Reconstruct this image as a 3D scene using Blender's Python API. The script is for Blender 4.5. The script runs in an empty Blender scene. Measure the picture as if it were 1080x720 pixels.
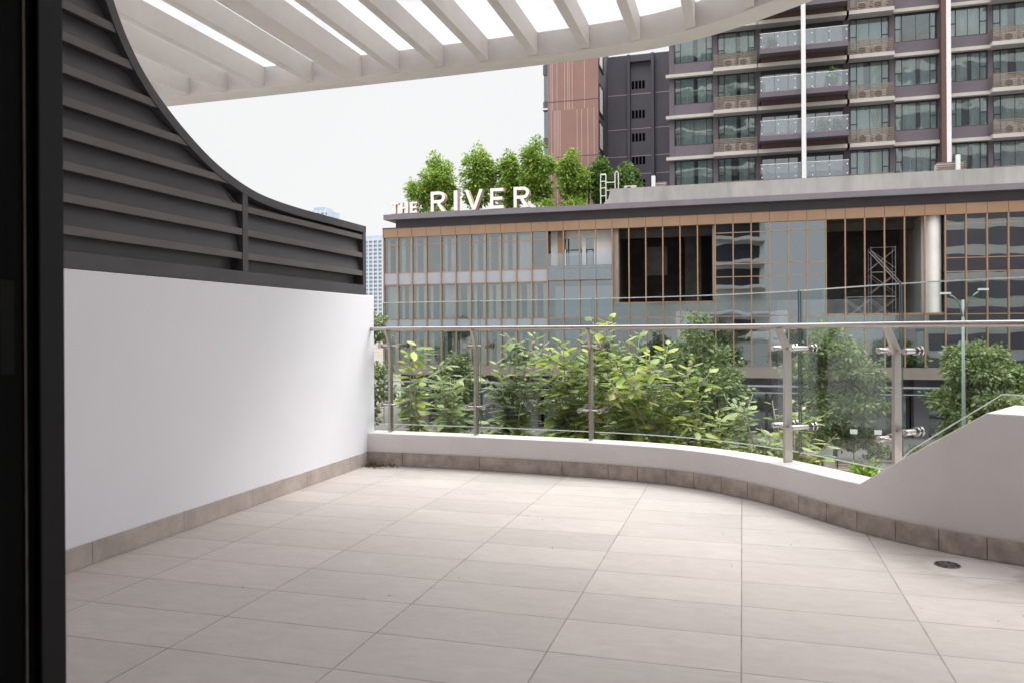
import bpy, math, random
import numpy as np
from mathutils import Vector, Matrix

S = bpy.context.scene
COL = S.collection
R = math.radians

# ------------------------------------------------------------------ camera
YAW = math.atan(243 / 838); ROLL = 0.006
ca, sa = math.cos(YAW), math.sin(YAW)
cam_d = bpy.data.cameras.new('camera')
cam_d.sensor_width = 36; cam_d.lens = 838 * 36 / 1080
cam_d.shift_y = -11.5 / 1080
cam_d.clip_start = 0.05; cam_d.clip_end = 6000
cam_d.dof.use_dof = True; cam_d.dof.focus_distance = 7.0; cam_d.dof.aperture_fstop = 6.3
cam = bpy.data.objects.new('camera', cam_d); COL.objects.link(cam)
Rv = Vector((ca, sa, 0)); Fv = Vector((-sa, ca, 0)); Uv = Vector((0, 0, 1))
r2 = Rv * math.cos(ROLL) - Uv * math.sin(ROLL); u2 = Uv * math.cos(ROLL) + Rv * math.sin(ROLL)
cam.matrix_world = Matrix(((r2.x, u2.x, -Fv.x, 0), (r2.y, u2.y, -Fv.y, 0), (r2.z, u2.z, -Fv.z, 1.03), (0, 0, 0, 1)))
S.camera = cam

# ------------------------------------------------------------------ sky, sun, exposure
SUN_EL, SUN_AZ = R(56), R(42)          # azimuth from +Y towards +X
W = bpy.data.worlds.new('World'); S.world = W; W.use_nodes = True
nt = W.node_tree; nt.nodes.clear()
out = nt.nodes.new('ShaderNodeOutputWorld'); bg = nt.nodes.new('ShaderNodeBackground')
bg.inputs['Strength'].default_value = 0.1
sky = nt.nodes.new('ShaderNodeTexSky'); sky.sky_type = 'NISHITA'; sky.sun_disc = False
sky.sun_elevation = SUN_EL; sky.sun_rotation = SUN_AZ
tc = nt.nodes.new('ShaderNodeTexCoord'); sp = nt.nodes.new('ShaderNodeSeparateXYZ')
rmp = nt.nodes.new('ShaderNodeMapRange')           # overcast: the zenith is brighter than the horizon
rmp.inputs['From Min'].default_value = 0.36; rmp.inputs['From Max'].default_value = 1.0
rmp.inputs['To Min'].default_value = 3.35; rmp.inputs['To Max'].default_value = 22.0
nz = nt.nodes.new('ShaderNodeTexNoise'); nz.inputs['Scale'].default_value = 2.2; nz.inputs['Detail'].default_value = 4
nzm = nt.nodes.new('ShaderNodeMapRange'); nzm.inputs['To Min'].default_value = 0.93; nzm.inputs['To Max'].default_value = 1.06
mul = nt.nodes.new('ShaderNodeMath'); mul.operation = 'MULTIPLY'
cmb = nt.nodes.new('ShaderNodeCombineColor')
mixw = nt.nodes.new('ShaderNodeMix'); mixw.data_type = 'RGBA'; mixw.inputs['Factor'].default_value = 0.985
nt.links.new(tc.outputs['Generated'], sp.inputs[0]); nt.links.new(sp.outputs['Z'], rmp.inputs['Value'])
nt.links.new(tc.outputs['Generated'], nz.inputs['Vector']); nt.links.new(nz.outputs[0], nzm.inputs['Value'])
nt.links.new(rmp.outputs[0], mul.inputs[0]); nt.links.new(nzm.outputs[0], mul.inputs[1])
for k in range(3): nt.links.new(mul.outputs[0], cmb.inputs[k])
nt.links.new(sky.outputs[0], mixw.inputs[6]); nt.links.new(cmb.outputs[0], mixw.inputs[7])
nt.links.new(mixw.outputs[2], bg.inputs['Color']); nt.links.new(bg.outputs[0], out.inputs[0])

sun_d = bpy.data.lights.new('sun', 'SUN'); sun_d.energy = 1.05; sun_d.angle = R(26); sun_d.color = (1, 0.965, 0.93)
sun = bpy.data.objects.new('sun', sun_d); COL.objects.link(sun)
sd = Vector((math.sin(SUN_AZ) * math.cos(SUN_EL), math.cos(SUN_AZ) * math.cos(SUN_EL), math.sin(SUN_EL)))
sun.rotation_euler = sd.to_track_quat('Z', 'Y').to_euler(); sun.location = sd * 80

S.view_settings.view_transform = 'Standard'; S.view_settings.look = 'None'
S.view_settings.exposure = 1.46; S.view_settings.gamma = 1.0; S.view_settings.use_curve_mapping = False
S.cycles.max_bounces = 10; S.cycles.transparent_max_bounces = 24
S.cycles.diffuse_bounces = 4; S.cycles.glossy_bounces = 4
S.cycles.use_denoising = True
S.cycles.sample_clamp_indirect = 6.0

# ------------------------------------------------------------------ materials
def nodes(name):
    m = bpy.data.materials.new(name); m.use_nodes = True
    t = m.node_tree; t.nodes.clear()
    o = t.nodes.new('ShaderNodeOutputMaterial')
    return m, t, o

def N(t, kind, **kw):
    n = t.nodes.new(kind)
    for k, v in kw.items():
        if k in n.inputs: n.inputs[k].default_value = v
        else: setattr(n, k, v)
    return n

def L(t, a, b): t.links.new(a, b)

def rgba(c): return (c[0], c[1], c[2], 1)

def M(name, col, rough=0.6, metal=0.0, var=0.1, scale=4.0, bump=0.0, bscale=60.0, stretch=(1, 1, 1), stain=0.0, spec=0.5, aniso_rough=0.0):
    m, t, o = nodes(name)
    b = N(t, 'ShaderNodeBsdfPrincipled', Roughness=rough, Metallic=metal)
    b.inputs['Specular IOR Level'].default_value = spec
    tc = N(t, 'ShaderNodeTexCoord'); mp = N(t, 'ShaderNodeMapping'); mp.inputs['Scale'].default_value = stretch
    L(t, tc.outputs['Object'], mp.inputs['Vector'])
    nz = N(t, 'ShaderNodeTexNoise', Scale=scale, Detail=6.0, Roughness=0.6); L(t, mp.outputs[0], nz.inputs['Vector'])
    mx = N(t, 'ShaderNodeMix', data_type='RGBA')
    mx.inputs[6].default_value = rgba([c * (1 - var) for c in col]); mx.inputs[7].default_value = rgba([min(1, c * (1 + var)) for c in col])
    cn = N(t, 'ShaderNodeMapRange'); cn.inputs['From Min'].default_value = 0.3; cn.inputs['From Max'].default_value = 0.7; L(t, nz.outputs[0], cn.inputs['Value'])
    L(t, cn.outputs[0], mx.inputs['Factor'])
    colout = mx.outputs[2]
    if stain:
        n2 = N(t, 'ShaderNodeTexNoise', Scale=scale * 0.45, Detail=8.0, Roughness=0.7); L(t, mp.outputs[0], n2.inputs['Vector'])
        mr = N(t, 'ShaderNodeMapRange'); mr.inputs['From Min'].default_value = 0.5; mr.inputs['From Max'].default_value = 0.72
        mr.inputs['To Max'].default_value = stain; L(t, n2.outputs[0], mr.inputs['Value'])
        m2 = N(t, 'ShaderNodeMix', data_type='RGBA'); m2.inputs[7].default_value = rgba([c * 0.45 for c in col])
        L(t, mr.outputs[0], m2.inputs['Factor']); L(t, colout, m2.inputs[6]); colout = m2.outputs[2]
    L(t, colout, b.inputs['Base Color'])
    if aniso_rough:
        mr2 = N(t, 'ShaderNodeMapRange'); mr2.inputs['To Min'].default_value = rough - aniso_rough; mr2.inputs['To Max'].default_value = rough + aniso_rough
        L(t, nz.outputs[0], mr2.inputs['Value']); L(t, mr2.outputs[0], b.inputs['Roughness'])
    if bump:
        n3 = N(t, 'ShaderNodeTexNoise', Scale=bscale, Detail=4.0); L(t, mp.outputs[0], n3.inputs['Vector'])
        bp = N(t, 'ShaderNodeBump', Strength=bump, Distance=0.01); L(t, n3.outputs[0], bp.inputs['Height'])
        L(t, bp.outputs[0], b.inputs['Normal'])
    L(t, b.outputs[0], o.inputs[0])
    return m

def glass(name, tint=(0.93, 0.96, 0.95), refl=1.0, base=0.0, rough=0.0, wav=0.0, wscale=1.5, gcol=(1, 1, 1)):
    """thin pane: tinted see-through mixed with a mirror by the angle"""
    m, t, o = nodes(name)
    tr = N(t, 'ShaderNodeBsdfTransparent', Color=rgba(tint))
    gl = N(t, 'ShaderNodeBsdfGlossy', Color=rgba(gcol), Roughness=rough)
    fr = N(t, 'ShaderNodeFresnel', IOR=1.5)
    ma = N(t, 'ShaderNodeMath', operation='MULTIPLY_ADD'); ma.inputs[1].default_value = refl; ma.inputs[2].default_value = base
    ma.use_clamp = True
    if wav:
        tc = N(t, 'ShaderNodeTexCoord'); oi = N(t, 'ShaderNodeObjectInfo')
        ad = N(t, 'ShaderNodeVectorMath', operation='ADD'); L(t, tc.outputs['Object'], ad.inputs[0])
        ml = N(t, 'ShaderNodeMath', operation='MULTIPLY'); ml.inputs[1].default_value = 57.0
        L(t, oi.outputs['Random'], ml.inputs[0]); L(t, ml.outputs[0], ad.inputs[1])
        nz = N(t, 'ShaderNodeTexNoise', Scale=wscale, Detail=1.0); L(t, ad.outputs[0], nz.inputs['Vector'])
        bp = N(t, 'ShaderNodeBump', Strength=1.0, Distance=wav); L(t, nz.outputs[0], bp.inputs['Height'])
        L(t, bp.outputs[0], gl.inputs['Normal'])
    L(t, fr.outputs[0], ma.inputs[0])
    mx = N(t, 'ShaderNodeMixShader'); L(t, ma.outputs[0], mx.inputs[0]); L(t, tr.outputs[0], mx.inputs[1]); L(t, gl.outputs[0], mx.inputs[2])
    L(t, mx.outputs[0], o.inputs[0])
    return m

def leafmat(name, ramp, trans=0.35, rough=0.5):
    m, t, o = nodes(name)
    g = N(t, 'ShaderNodeNewGeometry'); cr = N(t, 'ShaderNodeValToRGB')
    el = cr.color_ramp.elements
    while len(el) < len(ramp): el.new(0.5)
    for e, (p, c) in zip(el, ramp): e.position = p; e.color = rgba(c)
    L(t, g.outputs['Random Per Island'], cr.inputs[0])
    b = N(t, 'ShaderNodeBsdfPrincipled', Roughness=rough); tl = N(t, 'ShaderNodeBsdfTranslucent')
    L(t, cr.outputs[0], b.inputs['Base Color']); L(t, cr.outputs[0], tl.inputs['Color'])
    mx = N(t, 'ShaderNodeMixShader'); mx.inputs[0].default_value = trans
    L(t, b.outputs[0], mx.inputs[1]); L(t, tl.outputs[0], mx.inputs[2]); L(t, mx.outputs[0], o.inputs[0])
    return m

def tilemat(name):
    """0.6 x 0.3 m porcelain tiles with thin grout, each tile a little different, fine veins along its length"""
    m, t, o = nodes(name)
    b = N(t, 'ShaderNodeBsdfPrincipled', Roughness=0.42)
    tc = N(t, 'ShaderNodeTexCoord'); s = N(t, 'ShaderNodeSeparateXYZ'); L(t, tc.outputs['Object'], s.inputs[0])
    def mth(op, a, bb=None, c=None):
        n = N(t, 'ShaderNodeMath', operation=op)
        for i, x in enumerate((a, bb, c)):
            if x is None: continue
            if isinstance(x, (int, float)): n.inputs[i].default_value = x
            else: L(t, x, n.inputs[i])
        return n.outputs[0]
    tx = mth('DIVIDE', mth('ADD', s.outputs[0], 60.009), 0.6); ty = mth('DIVIDE', mth('ADD', s.outputs[1], 29.92), 0.3)
    fx = mth('FRACT', tx); fy = mth('FRACT', ty)
    dx = mth('MULTIPLY', mth('MINIMUM', fx, mth('SUBTRACT', 1.0, fx)), 0.6)
    dy = mth('MULTIPLY', mth('MINIMUM', fy, mth('SUBTRACT', 1.0, fy)), 0.3)
    gx = mth('LESS_THAN', dx, 0.0025); gy = mth('LESS_THAN', dy, 0.0026)
    grout = mth('MAXIMUM', gx, gy)
    ident = N(t, 'ShaderNodeCombineXYZ'); L(t, mth('FLOOR', tx), ident.inputs[0]); L(t, mth('FLOOR', ty), ident.inputs[1])
    wn = N(t, 'ShaderNodeTexWhiteNoise', noise_dimensions='3D'); L(t, ident.outputs[0], wn.inputs['Vector'])
    # veins: stretched noise, offset per tile
    off = N(t, 'ShaderNodeVectorMath', operation='MULTIPLY_ADD'); L(t, wn.outputs['Color'], off.inputs[0])
    off.inputs[1].default_value = (40, 40, 40); L(t, tc.outputs['Object'], off.inputs[2])
    mp = N(t, 'ShaderNodeMapping'); mp.inputs['Scale'].default_value = (3.0, 6.5, 1.0); mp.inputs['Rotation'].default_value = (0, 0, 0.3)
    L(t, off.outputs[0], mp.inputs['Vector'])
    v = N(t, 'ShaderNodeTexNoise', Scale=2.4, Detail=10.0, Roughness=0.72, Distortion=0.8); L(t, mp.outputs[0], v.inputs['Vector'])
    cr = N(t, 'ShaderNodeValToRGB'); e = cr.color_ramp.elements
    e[0].position = 0.32; e[0].color = rgba((0.465, 0.413, 0.383)); e[1].position = 0.7; e[1].color = rgba((0.56, 0.503, 0.47))
    L(t, v.outputs[0], cr.inputs[0])
    hv = N(t, 'ShaderNodeHueSaturation'); L(t, cr.outputs[0], hv.inputs['Color'])
    mrv = N(t, 'ShaderNodeMapRange'); mrv.inputs['To Min'].default_value = 0.90; mrv.inputs['To Max'].default_value = 1.05
    L(t, wn.outputs['Value'], mrv.inputs['Value']); L(t, mrv.outputs[0], hv.inputs['Value'])
    # dust and traffic dirt, large and irregular
    d = N(t, 'ShaderNodeTexNoise', Scale=0.9, Detail=9.0, Roughness=0.68); L(t, tc.outputs['Object'], d.inputs['Vector'])
    dm = N(t, 'ShaderNodeMapRange'); dm.inputs['From Min'].default_value = 0.42; dm.inputs['From Max'].default_value = 0.75; dm.inputs['To Max'].default_value = 0.42
    L(t, d.outputs[0], dm.inputs['Value'])
    m1 = N(t, 'ShaderNodeMix', data_type='RGBA'); m1.inputs[7].default_value = rgba((0.40, 0.35, 0.33)); L(t, dm.outputs[0], m1.inputs['Factor']); L(t, hv.outputs[0], m1.inputs[6])
    # cement smear round the drain
    dist = N(t, 'ShaderNodeVectorMath', operation='DISTANCE'); dist.inputs[1].default_value = (0.95, 3.81, 0)
    sm = N(t, 'ShaderNodeTexNoise', Scale=9.0, Detail=6.0); L(t, tc.outputs['Object'], sm.inputs['Vector'])
    sc = N(t, 'ShaderNodeVectorMath', operation='MULTIPLY_ADD'); L(t, sm.outputs['Color'], sc.inputs[0]); sc.inputs[1].default_value = (0.25, 0.25, 0.0)
    sc2 = N(t, 'ShaderNodeVectorMath', operation='SUBTRACT'); L(t, sc.outputs[0], sc2.inputs[0]); sc2.inputs[1].default_value = (0.125, 0.125, 0)
    L(t, tc.outputs['Object'], sc.inputs[2]); L(t, sc2.outputs[0], dist.inputs[0])
    ms = N(t, 'ShaderNodeMapRange'); ms.inputs['From Min'].default_value = 0.20; ms.inputs['From Max'].default_value = 0.13; ms.inputs['To Max'].default_value = 0.5
    L(t, dist.outputs['Value'], ms.inputs['Value'])
    m15 = N(t, 'ShaderNodeMix', data_type='RGBA'); m15.inputs[7].default_value = rgba((0.80, 0.76, 0.73)); L(t, ms.outputs[0], m15.inputs['Factor']); L(t, m1.outputs[2], m15.inputs[6])
    m2 = N(t, 'ShaderNodeMix', data_type='RGBA'); m2.inputs[7].default_value = rgba((0.17, 0.145, 0.13)); gn = N(t, 'ShaderNodeMapRange'); gn.inputs['From Min'].default_value = 0.35; gn.inputs['From Max'].default_value = 0.65; gn.inputs['To Min'].default_value = 0.55; L(t, sm.outputs[0], gn.inputs['Value']); L(t, mth('MULTIPLY', grout, gn.outputs[0]), m2.inputs['Factor']); L(t, m15.outputs[2], m2.inputs[6])
    L(t, m2.outputs[2], b.inputs['Base Color'])
    rr = N(t, 'ShaderNodeMapRange'); rr.inputs['To Min'].default_value = 0.36; rr.inputs['To Max'].default_value = 0.62; L(t, d.outputs[0], rr.inputs['Value'])
    L(t, rr.outputs[0], b.inputs['Roughness'])
    hh = mth('SUBTRACT', mth('MULTIPLY', v.outputs[0], 0.5), grout)
    bp = N(t, 'ShaderNodeBump', Strength=0.35, Distance=0.002); L(t, hh, bp.inputs['Height']); L(t, bp.outputs[0], b.inputs['Normal'])
    L(t, b.outputs[0], o.inputs[0])
    return m

def frosted(name):
    m, t, o = nodes(name)
    tl = N(t, 'ShaderNodeBsdfTranslucent', Color=(0.68, 0.68, 0.69, 1)); tr = N(t, 'ShaderNodeBsdfTransparent', Color=(0.37, 0.37, 0.38, 1))
    gl = N(t, 'ShaderNodeBsdfGlossy', Roughness=0.25)
    tc = N(t, 'ShaderNodeTexCoord'); nz = N(t, 'ShaderNodeTexNoise', Scale=2.0, Detail=9.0, Roughness=0.7); L(t, tc.outputs['Object'], nz.inputs['Vector'])
    mr = N(t, 'ShaderNodeMapRange'); mr.inputs['From Min'].default_value = 0.35; mr.inputs['From Max'].default_value = 0.7; mr.inputs['To Min'].default_value = 0.45; mr.inputs['To Max'].default_value = 0.2
    L(t, nz.outputs[0], mr.inputs['Value'])
    m1 = N(t, 'ShaderNodeMixShader'); L(t, mr.outputs[0], m1.inputs[0]); L(t, tl.outputs[0], m1.inputs[1]); L(t, tr.outputs[0], m1.inputs[2])
    m2 = N(t, 'ShaderNodeMixShader'); m2.inputs[0].default_value = 0.05; L(t, m1.outputs[0], m2.inputs[1]); L(t, gl.outputs[0], m2.inputs[2])
    L(t, m2.outputs[0], o.inputs[0])
    return m

def striped(name, col, line, sx, prob=0.35):
    """ribbed cladding: narrow vertical boards, some joints pale"""
    m, t, o = nodes(name)
    b = N(t, 'ShaderNodeBsdfPrincipled', Roughness=0.6)
    tc = N(t, 'ShaderNodeTexCoord'); s = N(t, 'ShaderNodeSeparateXYZ'); L(t, tc.outputs['Object'], s.inputs[0])
    d = N(t, 'ShaderNodeMath', operation='DIVIDE'); d.inputs[1].default_value = sx; L(t, s.outputs[0], d.inputs[0])
    fl = N(t, 'ShaderNodeMath', operation='FLOOR'); L(t, d.outputs[0], fl.inputs[0])
    fr = N(t, 'ShaderNodeMath', operation='FRACT'); L(t, d.outputs[0], fr.inputs[0])
    zb = N(t, 'ShaderNodeMath', operation='DIVIDE'); zb.inputs[1].default_value = 5.2; L(t, s.outputs[2], zb.inputs[0])
    zf = N(t, 'ShaderNodeMath', operation='FLOOR'); L(t, zb.outputs[0], zf.inputs[0])
    cb = N(t, 'ShaderNodeCombineXYZ'); L(t, fl.outputs[0], cb.inputs[0]); L(t, zf.outputs[0], cb.inputs[1])
    wn = N(t, 'ShaderNodeTexWhiteNoise', noise_dimensions='3D'); L(t, cb.outputs[0], wn.inputs['Vector'])
    lt = N(t, 'ShaderNodeMath', operation='LESS_THAN'); lt.inputs[1].default_value = prob; L(t, wn.outputs['Value'], lt.inputs[0])
    l2 = N(t, 'ShaderNodeMath', operation='LESS_THAN'); l2.inputs[1].default_value = 0.3; L(t, fr.outputs[0], l2.inputs[0])
    an = N(t, 'ShaderNodeMath', operation='MULTIPLY'); L(t, lt.outputs[0], an.inputs[0]); L(t, l2.outputs[0], an.inputs[1])
    mx = N(t, 'ShaderNodeMix', data_type='RGBA'); mx.inputs[6].default_value = rgba(col); mx.inputs[7].default_value = rgba(line); L(t, an.outputs[0], mx.inputs['Factor'])
    nz = N(t, 'ShaderNodeTexNoise', Scale=0.6, Detail=5.0); L(t, tc.outputs['Object'], nz.inputs['Vector'])
    hv = N(t, 'ShaderNodeHueSaturation'); mr = N(t, 'ShaderNodeMapRange'); mr.inputs['To Min'].default_value = 0.85; mr.inputs['To Max'].default_value = 1.15
    L(t, nz.outputs[0], mr.inputs['Value']); L(t, mr.outputs[0], hv.inputs['Value']); L(t, mx.outputs[2], hv.inputs['Color'])
    L(t, hv.outputs[0], b.inputs['Base Color']); L(t, b.outputs[0], o.inputs[0])
    return m

m_tile = tilemat('floor_tile')
m_skirt = M('skirting_tile', (0.37, 0.31, 0.272), 0.55, var=0.3, scale=13, bump=0.08, stain=0.3)
m_skirt_wall = M('wall_skirting_tile', (0.43, 0.37, 0.335), 0.5, var=0.2, scale=7, bump=0.05, stain=0.12)
m_grout = M('grout', (0.14, 0.12, 0.11), 0.9)
m_white = M('white_paint', (0.80, 0.80, 0.845), 0.55, var=0.02, scale=1.3, bump=0.05, bscale=70, stain=0.03)
m_kerb = M('kerb_paint', (0.67, 0.63, 0.625), 0.6, var=0.045, scale=2.6, bump=0.14, bscale=50, stain=0.07)
m_perg = M('pergola_paint', (0.60, 0.56, 0.53), 0.5, var=0.05, scale=2.5, stain=0.22, bump=0.06, bscale=40)
m_frost = frosted('frosted_glass')
m_screen = M('charcoal_paint', (0.062, 0.058, 0.063), 0.42, var=0.15, scale=3, stain=0.1)
m_lip = M('charcoal_lip', (0.105, 0.098, 0.098), 0.4, var=0.12, scale=3)
m_steel = M('brushed_steel', (0.43, 0.39, 0.365), 0.33, metal=0.9, var=0.06, scale=30, stretch=(1, 1, 0.05))
m_rail = M('satin_steel', (0.47, 0.445, 0.435), 0.3, metal=0.9, var=0.05, scale=20)
m_polish = M('polished_steel', (0.50, 0.46, 0.44), 0.22, metal=1.0, var=0.03)
m_glass = glass('railing_glass', (0.895, 0.93, 0.925), refl=0.10, base=0.008)
m_gedge_lit = M('lit_glass_edge', (0.55, 0.60, 0.58), 0.25, var=0.05)  # ground arris; its pale colour stands in for light entering the glass edge
m_gside = M('glass_side_edge', (0.055, 0.085, 0.078), 0.25, var=0.05)
m_black = M('black_metal', (0.003, 0.003, 0.003), 0.7, spec=0.08)
m_jamb = M('anodised_jamb', (0.011, 0.010, 0.0115), 0.55, var=0.1, spec=0.25)
m_seal = M('brush_seal', (0.07, 0.058, 0.05), 0.8, var=0.3, scale=20)
m_room = M('room_paint', (0.55, 0.53, 0.50), 0.8)
m_drain = M('drain_steel', (0.30, 0.28, 0.27), 0.35, metal=0.8)
m_dark = M('dark_hole', (0.004, 0.004, 0.004), 0.9, spec=0.05)
m_litter = M('dry_leaves', (0.10, 0.06, 0.035), 0.8, var=0.5, scale=60)

m_bronze = M('bronze_metal', (0.36, 0.225, 0.14), 0.45, metal=0.15, var=0.08, scale=1)
m_bronze_band = M('bronze_panel', (0.32, 0.195, 0.12), 0.5, var=0.08, scale=0.7)
m_beige = M('beige_panel', (0.27, 0.218, 0.188), 0.6, var=0.06, scale=0.5)
m_eave = M('eave_grey', (0.19, 0.17, 0.192), 0.6, var=0.1, scale=0.6)
m_eave2 = M('slab_edge_grey', (0.15, 0.14, 0.15), 0.7, var=0.2, scale=0.3, stain=0.3)
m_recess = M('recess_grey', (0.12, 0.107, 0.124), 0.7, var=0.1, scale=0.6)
m_conc = M('raw_concrete', (0.36, 0.345, 0.33), 0.85, var=0.16, scale=0.9, stretch=(1, 1, 0.3), stain=0.25, bump=0.2, bscale=6)
m_conc_dk = M('old_concrete', (0.30, 0.25, 0.215), 0.9, var=0.25, scale=1.2, stain=0.4, stretch=(1, 1, 0.4))
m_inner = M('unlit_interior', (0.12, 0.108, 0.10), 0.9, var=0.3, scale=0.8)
m_int_wall = M('interior_partition', (0.36, 0.37, 0.38), 0.9, var=0.15, scale=0.5)
m_wh_ext = M('white_render', (0.84, 0.81, 0.79), 0.7, var=0.06, scale=0.8, stain=0.06)
m_cwg = glass('curtain_wall_glass', (0.90, 0.93, 0.93), refl=0.7, base=0.14, wav=0.006, wscale=0.55, gcol=(0.88, 0.91, 0.93))
m_cwg_dk = glass('dark_curtain_wall_glass', (0.30, 0.36, 0.39), refl=0.75, base=0.27, wav=0.006, wscale=0.5, gcol=(0.82, 0.89, 0.92))
m_spand = M('spandrel_board', (0.36, 0.375, 0.41), 0.25, var=0.05)
m_spand_dk = M('dark_spandrel_board', (0.22, 0.24, 0.27), 0.5, var=0.1)
m_curt = M('curtain_cloth', (0.80, 0.84, 0.82), 0.9, var=0.12, scale=2.0, stretch=(1, 1, 0.05))
m_curt2 = M('pale_curtain_cloth', (0.82, 0.82, 0.80), 0.9, var=0.12, scale=3.0, stretch=(1, 1, 0.05))
m_purp = M('mauve_render', (0.14, 0.118, 0.138), 0.75, var=0.08, scale=0.5, stain=0.06)
m_pilas = M('mauve_pilaster', (0.12, 0.103, 0.118), 0.75, var=0.08, scale=0.5)
m_core = M('slate_render', (0.115, 0.106, 0.13), 0.8, var=0.14, scale=0.35, stain=0.1)
m_core_line = M('pale_joint', (0.42, 0.38, 0.40), 0.8)
m_band = M('cream_ledge', (0.48, 0.445, 0.41), 0.7, var=0.08, scale=0.6, stain=0.1)
m_frame = M('window_frame', (0.03, 0.032, 0.036), 0.4)
m_wglass = glass('window_glass', (0.80, 0.855, 0.845), refl=0.7, base=0.13, wav=0.009, wscale=0.7, gcol=(0.85, 0.93, 0.97))
m_balglass = glass('balustrade_glass', (0.82, 0.855, 0.87), refl=0.8, base=0.14, wav=0.02, wscale=0.7, gcol=(0.92, 0.95, 0.98))
m_slat = M('timber_slat', (0.21, 0.16, 0.127), 0.6, var=0.25, scale=1.0, stretch=(1, 1, 14))
m_ac = M('ac_casing', (0.62, 0.57, 0.53), 0.5, var=0.05)
m_fin_br = M('brown_fin', (0.11, 0.06, 0.048), 0.6)
m_fin_wh = M('white_fin', (0.74, 0.73, 0.72), 0.6, var=0.04)
m_red = striped('terracotta_cladding', (0.27, 0.148, 0.128), (0.50, 0.37, 0.34), 0.14, 0.33)
m_letter = M('letter_face', (0.86, 0.84, 0.82), 0.4, var=0.02)
m_letter_side = M('letter_return', (0.40, 0.29, 0.21), 0.5)
m_pole = M('pale_green_pole', (0.22, 0.28, 0.255), 0.45, metal=0.2)
m_asph = M('asphalt', (0.05, 0.05, 0.052), 0.85, var=0.25, scale=0.6, bump=0.2, bscale=30)
m_pave = M('paving', (0.13, 0.122, 0.115), 0.85, var=0.12, scale=0.6)
m_ground = M('ground_soil', (0.16, 0.145, 0.12), 0.95, var=0.3, scale=0.1)
m_paint = M('road_paint', (0.75, 0.75, 0.73), 0.7)
m_lowwall = M('low_wall_stone', (0.45, 0.40, 0.36), 0.85, var=0.15, scale=1.5, stain=0.3)
m_soil = M('planter_soil', (0.05, 0.038, 0.028), 0.95, var=0.4, scale=9)
m_bark = M('bark', (0.20, 0.15, 0.11), 0.9, var=0.3, scale=12, bump=0.4, bscale=30)
m_twig = M('pale_twig', (0.38, 0.32, 0.24), 0.85, var=0.25, scale=20)
m_far_hazed = M('hazed_tower_render', (0.55, 0.60, 0.66), 0.8, var=0.05, scale=0.01)  # aerial haze painted in as a pale blue-grey base colour
m_farwin_hazed = M('hazed_tower_window', (0.38, 0.44, 0.52), 0.4, var=0.2, scale=0.03)  # windows lightened to look hazy; there is no haze volume
m_scaf = M('scaffold_tube', (0.36, 0.355, 0.35), 0.4, metal=0.5)
m_own = M('own_tower_render', (0.50, 0.48, 0.46), 0.7, var=0.06, scale=0.3)

m_leaf_near = leafmat('large_leaf', [(0.0, (0.13, 0.19, 0.05)), (0.35, (0.26, 0.35, 0.08)), (0.7, (0.42, 0.49, 0.11)), (0.95, (0.56, 0.55, 0.15)), (1.0, (0.30, 0.19, 0.09))], 0.42, 0.42)
m_leaf_pale = leafmat('pale_leaf', [(0.0, (0.15, 0.22, 0.085)), (0.5, (0.30, 0.38, 0.14)), (1.0, (0.46, 0.50, 0.22))], 0.42, 0.42)
m_leaf_hedge = leafmat('hedge_leaf', [(0.0, (0.065, 0.117, 0.019)), (0.5, (0.169, 0.286, 0.039)), (1.0, (0.325, 0.468, 0.065))], 0.4, 0.45)
m_leaf_roof = leafmat('roof_tree_leaf', [(0.0, (0.10, 0.20, 0.035)), (0.5, (0.24, 0.38, 0.06)), (1.0, (0.42, 0.52, 0.10))], 0.4, 0.5)
m_leaf_roof_dk = leafmat('dark_roof_tree_leaf', [(0.0, (0.06, 0.13, 0.03)), (0.6, (0.13, 0.23, 0.05)), (1.0, (0.24, 0.34, 0.08))], 0.35, 0.5)
m_leaf_mid = leafmat('street_tree_leaf', [(0.0, (0.075, 0.12, 0.04)), (0.5, (0.16, 0.22, 0.07)), (1.0, (0.30, 0.35, 0.13))], 0.35, 0.5)

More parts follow.
